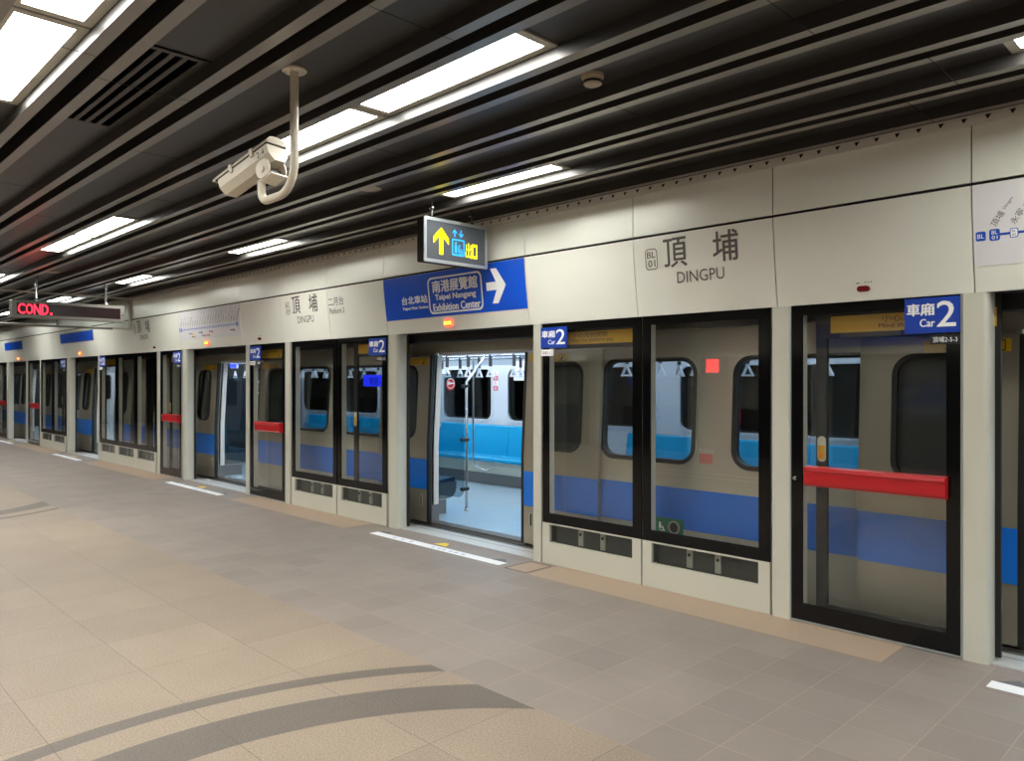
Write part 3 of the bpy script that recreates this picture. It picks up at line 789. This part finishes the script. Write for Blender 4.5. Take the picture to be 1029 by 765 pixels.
# ------------------------------------------------------------------ hanging exit sign (facing along the platform)
t = thing('exit_sign', 'hanging dark grey sign with yellow arrow, blue lift symbol and yellow exit characters', 'exit sign', (-5.22, -.53, 2.65))
SX = -5.20; ya, yb, za, zb = -.905, -.165, 2.645, 3.035
mb = MB(); mb.plate([rr(ya, yb, za, zb, .012)], SX - .09, SX - .004, 'yz'); mb.build('casing', 'blackm', t)
mb = MB(); mb.plate([rr(ya, yb, za, zb, .012), rr(ya + .028, yb - .028, za + .028, zb - .028, .006)], SX - .0035, SX + .008, 'yz'); mb.build('frame', 'alu', t)
mb = MB(); mb.box(SX - .0035, SX + .0005, ya + .027, yb - .027, za + .027, zb - .027); mb.build('face', 'exitface', t)
U = lambda f: ya + (yb - ya) * f
V = lambda f: za + (zb - za) * f
def arrow_up(c, z, s):
    return [(c - .10 * s, z - .55 * s), (c + .10 * s, z - .55 * s), (c + .10 * s, z + .18 * s), (c + .40 * s, z - .12 * s), (c + .40 * s, z + .14 * s), (c, z + .55 * s), (c - .40 * s, z + .14 * s), (c - .40 * s, z - .12 * s), (c - .10 * s, z + .18 * s)]
mb = MB(); mb.plate([arrow_up(U(.26), V(.50), .215)], SX + .0018, None, 'yz'); mb.build('arrow', 'yellowem', t)
mb = MB()
mb.plate([arrow_up(U(.47), V(.73), .062)], SX + .0018, None, 'yz')
mb.plate([[(u, 2 * V(.73) - v) for u, v in reversed(arrow_up(U(.57), V(.73), .062))]], SX + .0018, None, 'yz')
mb.plate([rr(U(.425), U(.625), V(.22), V(.60), .014), rr(U(.443), U(.607), V(.255), V(.565), .008)], SX + .0018, None, 'yz')
mb.plate([circ(U(.487), V(.50), .012, 12)], SX + .0018, None, 'yz'); mb.plate([rr(U(.468), U(.506), V(.28), V(.465), .007)], SX + .0018, None, 'yz')
mb.plate([circ(U(.545), V(.45), .010, 12)], SX + .0018, None, 'yz')
mb.plate([circ(U(.56), V(.325), .026, 16), circ(U(.56), V(.325), .019, 16)], SX + .0018, None, 'yz')
mb.plate([[(U(.538), V(.43)), (U(.538), V(.34)), (U(.575), V(.34)), (U(.59), V(.27)), (U(.578), V(.265)), (U(.563), V(.315)), (U(.525), V(.315)), (U(.525), V(.43))]], SX + .0022, None, 'yz')
mb.build('lift_symbol', 'blueem', t)
mb = MB(); put_text(mb, '出', U(.645), U(.735), V(.20), V(.55), SX + .0018, 'yz', bold=.012)
mb.plate([rect(U(.745), U(.83), V(.21), V(.54)), rect(U(.765), U(.812), V(.27), V(.48))], SX + .0018, None, 'yz')
mb.build('exit_lettering', 'yellowem', t)
for y in (U(.17), U(.80)):
    mb = MB(); mb.tube([(SX - .045, y, zb - .01), (SX - .045, y, ZT - .002)], .010, 10); mb.lathe((SX - .045, y, zb), [(.022, 0), (.022, .008), (.012, .02)], 14)
    mb.lathe((SX - .045, y, ZL - .02), [(.012, 0), (.028, .012), (.028, .02)], 14); mb.build('rod', 'chrome', t)

# ------------------------------------------------------------------ hanging LED board
t = thing('led_board', 'hanging LED board with red scrolling letters over the platform', 'LED board', (-13.0, -1.55, 2.54))
LX = -13.0; ya, yb, za, zb = -2.33, -.80, 2.545, 2.80
mb = MB(); mb.plate([rr(ya, yb, za, zb, .01)], LX - .16, LX - .004, 'yz'); mb.build('casing', 'ledcase', t)
mb = MB(); mb.plate([rr(ya, yb, za, zb, .01), rr(ya + .06, yb - .06, za + .045, zb - .045, .004)], LX - .0035, LX + .012, 'yz'); mb.build('frame', 'ledcase', t)
mb = MB(); mb.box(LX - .0035, LX + .001, ya + .06, yb - .06, za + .045, zb - .045); mb.build('screen', 'ledface', t)
mb = MB()
for i, ch in enumerate('COND'):
    u = ya + .08 + i * .10
    put_text(mb, ch, u, u + .086, za + .055, zb - .052, LX + .003, 'yz', bold=.02)
mb.box(LX + .0025, LX + .003, ya + .49, ya + .52, za + .055, za + .085)
mb.build('red_lettering', 'ledred', t)
for y in (-2.0, -1.05):
    mb = MB(); mb.tube([(LX - .08, y, zb - .01), (LX - .08, y, ZT)], .018, 10); mb.lathe((LX - .08, y, zb), [(.04, 0), (.04, .02), (.02, .04)], 14); mb.build('rod', 'chrome', t)
mb = MB(); mb.tube([(LX - .08, -1.72, za + .01), (LX - .08, -1.72, 2.44)], .02, 10); mb.tube([(LX - .08, -2.9, 2.44), (LX - .08, -.95, 2.44)], .016, 10); mb.build('lower_bracket', 'darkalu', t)
mb = MB(); mb.plate([circ(yb - .03, (za + zb) / 2 - .02, .012, 12)], LX + .012, LX + .016, 'yz'); mb.build('sensor', 'gap', t)

# smoke barrier glass hanging across the platform behind the LED board
t = thing('smoke_barrier', 'clear hanging smoke barrier pane with pale metal frame behind the LED board', 'smoke barrier', (-14.9, -1, 2.56))
mb = MB(); mb.box(-14.905, -14.895, -5.0, -.10, 2.57, 3.12); mb.build('glass_pane', 'clear', t)
mb = MB(); mb.plate([rect(-5.0, -.078, 2.545, 3.128), rect(-4.97, -.11, 2.58, 3.10)], -14.93, -14.87, 'yz'); mb.build('frame', 'lampframe', t)

# ------------------------------------------------------------------ floor stickers at the doorways
def door_sticker(x0, x1, label):
    t = thing('floor_sticker', label, 'floor sticker', (x0, -.29, 0), 'white queue line stickers at the doorways')
    mb = MB(); mb.box(x0, x1, -.345, -.235, 0, .0022); mb.build('white_strip', 'lwhite', t)
    mb = MB(); w = x1 - x0
    for f in (.18, .25, .32, .50, .545, .58, .63, .67, .72):
        mb.box(x0 + w * f, x0 + w * f + .045, -.31, -.275, .0022, .0028)
    mb.build('print_mark', 'lblue', t)
    xc = x0 + w * .50
    mb = MB(); mb.plate([[(xc - .10, -.19), (xc + .09, -.19), (xc + .02, -.09), (xc - .05, -.09)]], .0, .002, 'xy'); mb.build('yellow_arrow', 'lyel', t)
    mb = MB()
    for a, b in ((x0 + .02, x0 + .2), (x1 - .22, x1 - .02)):
        mb.plate([[(a, -.225), (b, -.225), ((a + b) / 2, -.14)]], 0, .002, 'xy')
    mb.build('grey_arrow', 'lgrey', t)
door_sticker(-1.12, .6, 'white queue line sticker at the picture corner by the nearer doorway')
door_sticker(-6.84, -4.86, 'white queue line sticker with yellow mark in front of the central doorway')
door_sticker(-12.55, -10.6, 'white queue line sticker in front of the doorway under the route map')
door_sticker(-19.1, -17.2, 'distant white queue line sticker before the narrow dark doorway')
door_sticker(-24.9, -22.95, 'farthest down white queue line sticker on the platform edge')
mb = MB()
x0, x1, y0, y1 = -4.755, -4.50, -.37, -.05
mb.box(x0, x1, y0, y1, 0, .0022); mb.k = 1
for q in ((x0, x1, y0, y0 + .008), (x0, x1, y1 - .008, y1), (x0, x0 + .008, y0, y1), (x1 - .008, x1, y0, y1)): mb.box(q[0], q[1], q[2], q[3], .0018, .003)
tag(mb.build('floor_cover', ['bstrip', 'gap']), 'small square floor cover with dark outline beside the central doorway', 'floor cover')

# ------------------------------------------------------------------ the train
TY, KINK = .43, .88
def lean(u, z): return .055 * max(0.0, z - KINK)
TFZ = .03                         # train floor level
def ring(mb, x0, x1, z0, z1, r, w, d0, d1, fn=lean):
    mb.plate([rr(x0 - w, x1 + w, z0 - w, z1 + w, r + w), rr(x0, x1, z0, z1, r)], d0, d1, fn=fn)

def train_car(x_left, x_right, doors, label):
    t = thing('train_car', label, 'train car', ((x_left + x_right) / 2, 2.0, 0), 'cars of the waiting train')
    DW = .76
    edges = []
    for c in sorted(doors): edges += [c - DW, c + DW]
    segs = list(zip([x_left] + edges[1::2], edges[0::2] + [x_right]))
    wins = []
    for a, b in segs:
        if b - a > 3:
            wins += [(a + .92, a + 1.87), (b - 1.90, b - .82)]
    # outer skin
    mb = MB()
    for a, b in segs:
        mb.plate([rect(a, b, -.9, KINK)], TY, TY + .04)
        holes = [rr(w0, w1, .945, 1.80, .13) for w0, w1 in wins if a < w0 < b]
        mb.plate([rect(a, b, KINK, 1.93)] + holes, TY, TY + .04, fn=lean)
    mb.plate([rect(x_left, x_right, 1.93, 2.55)], TY, TY + .04, fn=lean)
    for c in doors: mb.plate([rect(c - DW, c + DW, -.9, -.03)], TY, TY + .04)
    for a, b in segs:
        for z in (.835, .865): mb.box(a, b, TY - .008, TY, z, z + .012)
    mb.build('side_wall', 'steel', t)
    mb = MB(); mb.box(x_left, x_right, TY + .15, 3.55, 2.5, 2.62); mb.build('roof', 'steel', t)
    mb = MB(); mb.box(x_left, x_right, TY + .04, 3.5, -.9, TFZ - .03)
    for xx in (x_left, x_right - .04): mb.box(xx, xx + .04, TY + .03, 3.5, TFZ, 2.5)
    mb.build('underframe', 'blackm', t)
    for a, b in segs:
        mb = MB(); mb.box(a, b, TY - .0035, TY - .0005, .40, .735); mb.build('blue_stripe', 'stripe', t)
    for w0, w1 in wins:
        mb = MB(); ring(mb, w0 + .02, w1 - .02, .965, 1.78, .115, .035, TY - .016, TY + .05); wf = mb.build('window_frame', 'rubber', t)
        mb = MB(); ring(mb, w0 - .012, w1 + .012, .933, 1.812, .14, .014, TY - .012, TY - .001); mb.build('window_trim', 'steel', wf)
        mb = MB(); mb.plate([rr(w0 + .01, w1 - .01, .955, 1.79, .12)], TY + .012, TY + .016, fn=lean); mb.build('window_pane', 'tglass', wf)
    # floor, lining, ceiling
    mb = MB(); mb.box(x_left + .05, x_right - .05, TY + .10, 3.45, TFZ - .03, TFZ); mb.build('interior_floor', 'tfloor', t)
    fw = []
    x = x_right - 1.25
    while x > x_left + 1.3:
        fw.append((x - 1.18, x)); x -= 1.56
    fw = [(a - FWOFF, b - FWOFF) for a, b in fw]
    mb = MB(); mb.plate([rect(x_left + .05, x_right - .05, TFZ, 2.3)] + [rr(a, b, 1.0, 1.80, .12) for a, b in fw], 3.36, 3.40)
    mb.plate([[(3.36, 1.86), (3.36, 2.3), (2.95, 2.3)]], x_left + .05, x_right - .05, 'yz')
    mb.build('interior_wall', 'inner', t)
    for a, b in fw:
        mb = MB(); ring(mb, a, b, 1.0, 1.80, .12, .03, 3.345, 3.40, None); wf = mb.build('interior_window_frame', 'inner', t)
        mb = MB(); mb.plate([rr(a, b, 1.0, 1.80, .12)], 3.38, 3.395); mb.build('interior_window_pane', 'tglass', wf)
    mb = MB(); mb.box(x_left + .05, x_right - .05, TY + .16, 3.4, 2.30, 2.33); mb.build('interior_ceiling', 'inner', t)
    for y in (1.15, 2.75):
        mb = MB(); mb.box(x_left + .4, x_right - .4, y - .09, y + .09, 2.275, 2.298); mb.build('light_strip', 'tlamp', t)
    mb = MB(); mb.plate([rect(x_left + .05, x_right - .05, TFZ, 2.3)] + [rr(a, b, 1.02, 1.82, .1) for a, b in fw], 3.45, 3.50); mb.build('far_wall', 'steel', t)
    # doors
    for c in doors:
        for s in (-1, 1):
            xj = c + s * DW
            mb = MB(); o = [(TY + .01, TFZ), (TY + .11, TFZ), (TY + .11, KINK)] + [(TY + .11 + lean(0, 1.9), 1.9), (TY + .01 + lean(0, 1.9), 1.9), (TY + .01, KINK)]
            x0, x1 = sorted((xj, xj + s * .05)); mb.plate([o], x0, x1, 'yz')
            mb.k = 1; mb.plate([[(TY + .005, TFZ), (TY + .115, TFZ), (TY + .115, .22), (TY + .005, .22)]], min(xj - s * .004, xj + s * .045), max(xj - s * .004, xj + s * .045), 'yz')
            mb.build('door_jamb', ['jamb', 'plinth'], t)
        mb = MB(); mb.box(c - DW, c + DW, TY + .01 + .1, TY + .3, 1.905, 2.30); mb.build('door_header', 'inner', t)
        mb = MB(); mb.box(c - 1.7, c + 1.7, TY - .085, TY + .10, -.03, .012)
        mb.k = 1; mb.box(c - DW, c + DW, TY - .02, TY + .11, .012, TFZ + .004)
        mb.build('door_sill', ['dark', 'darkalu'], t)
        for s in (-1, 1):
            x0, x1 = sorted((c + s * DW, c + s * (DW + .93)))
            lead, tr = (x1, x0) if s < 0 else (x0, x1)
            w0, w1 = x0 + .22, x1 - .22
            y0, y1 = TY - .06, TY - .025
            mb = MB(); mb.plate([rect(x0, x1, .035, KINK)], y0, y1)
            mb.plate([rect(x0, x1, KINK, 1.90), rr(w0, w1, .965, 1.785, .13)], y0, y1, fn=lean); lf = mb.build('door_leaf', 'steeld', t)
            mb = MB(); mb.box(x0 + .001, x1 - .001, y0 - .0025, y0 - .0005, .40, .735); mb.build('door_stripe', 'stripe', lf)
            mb = MB(); ring(mb, w0 + .018, w1 - .018, .983, 1.767, .11, .03, y0 - .006, y1 + .002); mb.build('door_window_frame', 'rubber', lf)
            mb = MB(); mb.plate([rr(w0 + .01, w1 - .01, .975, 1.775, .12)], y0 + .008, y0 + .012, fn=lean); mb.build('door_window_pane', 'tglass', lf)
            e0, e1 = sorted((lead, lead - s * .035))
            mb = MB(); mb.plate([rect(e0, e1, .035, KINK)], y0 - .002, y1 + .004); mb.plate([rect(e0, e1, KINK, 1.90)], y0 - .002, y1 + .004, fn=lean); mb.build('edge_seal', 'rubber', lf)
            k0, k1 = (x0 + .40, x1 - .04) if s < 0 else (x0 + .04, x1 - .40)
            mb = MB(); mb.plate([rect(k0, k1, 1.797, 1.875)], y0 - .003, y0 - .0005, fn=lean)
            mb.k = 1; put_text(mb, '小心夾手', k0 + .12, k1 - .15, 1.845, 1.868, y0 - .004, fn=lean); put_text(mb, 'Watch your hands', k0 + .12, k1 - .15, 1.808, 1.832, y0 - .004, fn=lean)
            q0 = k1 - .115; mb.plate([rr(q0, q0 + .085, 1.803, 1.869, .008), rr(q0 + .006, q0 + .079, 1.809, 1.863, .006)], y0 - .004, None, fn=lean)
            mb.plate([[(q0 + .018, 1.812), (q0 + .038, 1.812), (q0 + .055, 1.838), (q0 + .055, 1.858), (q0 + .04, 1.85), (q0 + .026, 1.828)]], y0 - .004, None, fn=lean)
            mb.build('warning_sticker', ['sticky', 'gap'], lf)
            hx = lead + s * .10
            mb = MB(); mb.plate([rr(hx - .022, hx + .022, .20, .34, .02), rr(hx - .013, hx + .013, .209, .331, .012)], y0 - .006, y0)
            mb.k = 1; mb.plate([rr(hx - .013, hx + .013, .209, .331, .012)], y0 - .002, y0 - .0005); mb.build('pull_recess', ['steel', 'rubber'], lf)
    return t
DOORS_A = [-.37, -6.01, -11.58]; DOORS_B = [-18.0, -23.7, -29.3]
FWOFF = .89
train_car(-15.2, 2.6, DOORS_A, 'stainless train car with blue stripe standing at the central doorway')
train_car(-30.9, -15.65, DOORS_B, 'farther train car down the platform behind the distant doorways')

# stickers, displays on or in the train
def flat(name, m, loops, d0, d1, label, cat, fn=None, group=None):
    mb = MB(); mb.plate(loops, d0, d1, fn=fn); return tag(mb.build(name, m), label, cat, group)
t = thing('access_sticker', 'green wheelchair sticker around a grey port low on the train side', 'sticker', (-3.6, TY, .42))
mb = MB(); mb.box(-3.755, -3.475, TY - .007, TY - .004, .35, .475); mb.build('green_plate', 'green', t)
mb = MB(); mb.plate([circ(-3.56, .405, .055, 22), circ(-3.56, .405, .042, 22)], TY - .018, TY - .007); mb.k = 1; mb.plate([circ(-3.56, .405, .042, 22)], TY - .012, TY - .007); mb.build('round_port', ['steel', 'rubber'], t)
mb = MB(); mb.plate([circ(-3.70, .425, .011, 12)], TY - .0085, None); mb.plate([circ(-3.685, .385, .024, 16), circ(-3.685, .385, .018, 16)], TY - .0085, None)
mb.plate([[(-3.71, .415), (-3.69, .415), (-3.69, .395), (-3.665, .395), (-3.65, .365), (-3.66, .36), (-3.675, .385), (-3.71, .385)]], TY - .0087, None); mb.build('wheelchair_symbol', 'white', t)
t = thing('warning_notice', 'small faded white and red notice between two train windows', 'notice', (-3.27, TY, 1.0))
mb = MB(); mb.plate([rect(-3.345, -3.195, 1.035, 1.07)], TY - .004, TY - .001, fn=lean); mb.build('white_band', 'kick', t)
mb = MB(); mb.plate([rect(-3.33, -3.21, .955, 1.033)], TY - .004, TY - .001, fn=lean); mb.build('red_band', 'fadedred', t)
t = thing('destination_display', 'blue glowing display with dark characters inside the dark train window', 'display', (-8.03, .58, 1.55))
mb = MB(); mb.box(-8.31, -7.77, .56, .60, 1.545, 1.69); mb.build('screen', 'bluelcd', t)
mb = MB(); put_text(mb, '南港', -8.17, -7.98, 1.56, 1.66, .557, bold=.02); put_text(mb, 'Nangang', -7.96, -7.80, 1.565, 1.61, .557); mb.build('dark_lettering', 'gap', t)
t = thing('door_display', 'small blue screen above the far interior door in the second doorway', 'display', (-14.1, 1.5, 1.9))
mb = MB(); mb.box(-14.25, -14.04, 1.5, 1.53, 1.87, 1.94); mb.build('screen', 'bluelcd', t)
mb = MB(); mb.box(-14.27, -14.02, 1.53, 1.56, 1.85, 1.96); mb.build('casing', 'inner', t)

# ------------------------------------------------------------------ seats, poles and straps in the train
def bench(x0, x1, label, far=True, m='seat', cat='bench seat'):
    """bench along the far wall (far) or along the near wall"""
    t = thing('train_bench', label, cat, ((x0 + x1) / 2, 3.1 if far else .9, TFZ), 'bench seats in the train')
    Y = (lambda d: 3.345 - d) if far else (lambda d: .60 + d)
    def prof_part(name, prof, mm, split=1):
        mb = MB(); n = len(prof); L = (x1 - x0) / split
        for i in range(split):
            a, b = x0 + i * L + (.004 if split > 1 else 0), x0 + (i + 1) * L - (.004 if split > 1 else 0)
            mb.add([(a, Y(d), z) for d, z in prof] + [(b, Y(d), z) for d, z in prof], [(k, (k + 1) % n, n + (k + 1) % n, n + k) for k in range(n)] + [tuple(range(n)), tuple(reversed(range(n, 2 * n)))])
        return mb.build(name, mm, t, True)
    ns = max(1, round((x1 - x0) / .92))
    prof_part('backrest', [(.0, .42), (.10, .42), (.085, .55), (.03, .90), (.0, .92)], m, ns)
    prof_part('seat', [(.0, .40), (.42, .385), (.45, .40), (.45, .44), (.42, .455), (.2, .43), (.09, .45), (.0, .45)], m, ns)
    if not far:
        mb = MB(); o = [(Y(.0), .21), (Y(.34), .21)] + [(Y(.34 + .12 * sin(R(15 * k))), .33 - .12 * cos(R(15 * k))) for k in range(1, 7)] + [(Y(.46), .40), (Y(.0), .40)]
        mb.plate([o], x1 - .01, x1 + .012, 'yz'); mb.build('side_panel', 'plinth', t)
    prof_part('kickboard', [(.0, .20), (.33, .20), (.40, .384), (.0, .384)], 'kick')
    prof_part('plinth', [(.0, TFZ), (.31, TFZ), (.31, .20), (.0, .20)], 'plinth')
    return t
bench(-10.9, -7.62, 'bright blue bench along the far wall seen through the central doorway')
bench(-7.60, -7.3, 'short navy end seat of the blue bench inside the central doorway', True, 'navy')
bench(-6.2, -2.7, 'blue bench seat seen through the train window beside the red-barred door')
bench(-2.6, 1.0, 'blue bench behind the windows of the large emergency door')
bench(-14.6, -11.2, 'dark blue bench at the far wall inside the second doorway')
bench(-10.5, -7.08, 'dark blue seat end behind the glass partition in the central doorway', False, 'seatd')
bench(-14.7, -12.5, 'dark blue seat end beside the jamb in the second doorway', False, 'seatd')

def partition(x, label, sticker):
    t = thing('glass_partition', label, 'glass partition', (x, .8, TFZ), 'glass partitions beside the train doors')
    mb = MB(); out = [(.62, 1.70), (.62, .30)]
    for k in range(7):
        a = R(180 + 90 + 90 * k / 6); out.append((1.06 + .09 * cos(a), .24 + .09 + .09 * sin(a) - .03))
    out += [(1.15, 1.70)]
    mb.plate([out], x - .005, x + .005, 'yz'); mb.build('glass_pane', 'pglass', t)
    yp = 1.19
    pts = [(x, yp, TFZ + .01), (x, yp, 1.60)] + [(x + .10 * (1 - cos(R(60 * k / 6))), yp + .22 * sin(R(60 * k / 6)), 1.60 + .24 * (k / 6)) for k in range(1, 7)]
    pts += [(pts[-1][0], pts[-1][1] + .05, 1.90), (pts[-1][0], pts[-1][1] + .05, 2.29)]
    mb = MB(); mb.tube(pts, .0165, 12); mb.build('pole', 'chrome', t, True)
    mb = MB(); mb.lathe((x, yp, TFZ), [(.035, 0), (.035, .01), (.02, .04), (.017, .06)], 16); mb.build('pole_base', 'chrome', t)
    for z in (.30, .90, 1.55):
        mb = MB(); mb.tube([(x, yp - .085, z), (x, yp + .025, z)], .023, 12); mb.build('clamp', 'rubber', t)
    if sticker:
        mb = MB(); mb.plate([circ(.93, 1.57, .068, 24)], x + .006, x + .008, 'yz'); mb.k = 1
        mb.plate([circ(.93, 1.585, .060, 24), circ(.93, 1.585, .054, 24)], x + .0085, None, 'yz'); mb.box(x + .0085, x + .009, .89, .975, 1.578, 1.594); mb.plate([circ(.905, 1.587, .022, 14)], x + .009, None, 'yz')
        s = mb.build('round_sticker', ['red', 'white'], t); s['label'] = 'round red prohibition sticker'
partition(-7.03, 'tinted glass partition with chrome pole and red round sticker in the central doorway', True)
partition(-12.45, 'tinted glass partition with pole in the second doorway', False)
partition(-4.95, 'tinted glass partition with pole at the other side of the central doorway', False)

t = thing('grab_pole', 'thin chrome pole rising from the bench front inside the central doorway', 'grab pole', (-8.62, 2.75, .3))
mb = MB(); mb.tube([(-8.62, 2.72, 2.29), (-8.62, 2.72, .42), (-8.60, 2.74, .33), (-8.5, 2.86, .26), (-8.44, 2.95, .30)], .0145, 10); mb.build('pole', 'chrome', t, True)
mb = MB(); mb.lathe((-8.62, 2.72, 2.27), [(.03, .02), (.03, .01), (.016, 0)], 12); mb.build('flange', 'chrome', t)
t = thing('grab_rail', 'vertical chrome grab handle at the door jamb of the central doorway', 'grab rail', (-6.78, .72, 1.2))
mb = MB(); mb.tube([(-6.86, .60, 1.62), (-6.86, .635, 1.58), (-6.86, .635, 1.10), (-6.86, .60, 1.06)], .013, 10); mb.build('bar', 'chrome', t, True)
mb = MB()
for z in (1.06, 1.62): mb.tube([(-6.86, .545, z), (-6.86, .60, z)], .02, 12)
mb.build('mount', 'chrome', t)

for y, lb in ((1.55, 'chrome ceiling rail carrying the nearer line of hand straps'), (2.45, 'chrome ceiling rail carrying the farther line of hand straps')):
    t = thing('strap_rail', lb, 'handrail', (-6, y, 1.93))
    mb = MB(); mb.tube([(-14.6, y, 1.93), (2.2, y, 1.93)], .016, 10); mb.build('rail', 'chrome', t, True)
    for k in range(8):
        xx = -14.2 + 2.3 * k
        mb = MB(); mb.tube([(xx, y, 1.93), (xx, y, 2.29)], .013, 8); mb.build('hanger', 'chrome', t, True)
def strap(x, y, label, group):
    t = thing('hand_strap', label, 'hand strap', (x, y, 1.93), group)
    mb = MB(); mb.box(x - .012, x + .012, y - .018, y + .018, 1.795, 1.952); mb.build('band', 'strapb', t)
    tri = [(x - .07, 1.665), (x + .07, 1.665), (x, 1.80)]
    c = (x, 1.712)
    inn = [(c[0] + (u - c[0]) * .60, c[1] + (v - c[1]) * .60) for u, v in tri]
    mb = MB(); mb.plate([tri, inn], y - .013, y + .013); mb.build('handle', 'straph', t)
    return t
G1, G2 = 'hand straps on the nearer rail', 'hand straps on the farther rail'
s1 = strap(-1.95, 1.55, 'white triangular hand strap hanging from the nearer train rail', G1)
s2 = strap(-1.95, 2.45, 'white triangular hand strap hanging from the farther train rail', G2)
for k in range(1, 30):
    if k not in (3, 4, 18, 19): dup(s1, (-.42 * k, 0, 0))
    if k not in (8, 9, 14): dup(s2, (-.42 * k + .06, 0, 0))

for i, (z, red, lb) in enumerate(((1.735, 0, 'topmost'), (1.655, 1, 'second'), (1.575, 0, 'third'), (1.495, 1, 'lowest'))):
    t = thing('prohibition_sticker', '%s small %s sticker in the column between two interior train windows' % (lb, ('white round-symbol', 'red')[red]), 'sticker', (-8.80, 3.35, z), 'small stickers inside the train')
    mb = MB(); mb.plate([rr(-8.85, -8.75, z - .033, z + .033, .008)], 3.352, 3.358); mb.build('sticker_face', 'mapred' if red else 'white', t)
    mb = MB()
    if red: mb.plate([rect(-8.835, -8.765, z + .004, z + .014)], 3.3505, None); mb.plate([rect(-8.835, -8.765, z - .016, z - .008)], 3.3505, None)
    else: mb.plate([circ(-8.80, z, .027, 18), circ(-8.80, z, .021, 18)], 3.3505, None); mb.plate([[(-8.818, z + .012), (-8.812, z + .018), (-8.782, z - .012), (-8.788, z - .018)]], 3.3502, None)
    mb.build('print_mark', 'white' if red else 'mapred', t)
t = thing('notice_card', 'pale curved notice card hanging at the top of the second interior window', 'notice', (-7.9, 3.0, 1.75))
mb = MB(); n = 8
P = [(-8.02 + .40 * k / n, 2.98 - .03 * sin(pi * k / n)) for k in range(n + 1)]
mb.add([(x, y, 1.62) for x, y in P] + [(x, y, 1.90) for x, y in P] + [(x, y + .004, 1.62) for x, y in P] + [(x, y + .004, 1.90) for x, y in P],
       [f for k in range(n) for f in ((k, k + 1, n + 2 + k, n + 1 + k), (2 * n + 2 + k, 3 * n + 3 + k, 3 * n + 4 + k, 2 * n + 3 + k))])
mb.build('card', 'white', t)
mb = MB(); mb.plate([rect(-7.98, -7.68, 1.70, 1.76)], 2.944, None); mb.build('print_band', 'lblue', t)

# ------------------------------------------------------------------ what shows only as reflections: the opposite platform edge
t = thing('direction_sign', 'blue direction sign on the opposite header, seen only reflected', 'sign', (-4.6, -9.99, 2.3), 'signs of the opposite platform edge')
mb = MB(); mb.box(-6.6, -4.3, -10.0, -9.985, 2.27, 2.72); mb.build('sign_board', 'blue', t)
mb = MB(); mb.box(-6.1, -5.0, -9.985, -9.983, 2.46, 2.6); mb.build('lettering', 'white', t)
t = thing('led_display', 'red LED display on the opposite platform edge, seen only reflected', 'LED display', (-9.05, -10.0, 1.85))
mb = MB(); mb.box(-9.07, -8.59, -10.12, -9.93, 1.70, 2.13); mb.build('casing', 'blackm', t)
mb = MB(); mb.box(-9.02, -8.70, -9.93, -9.925, 1.79, 2.09); mb.build('screen', 'ledwall', t)
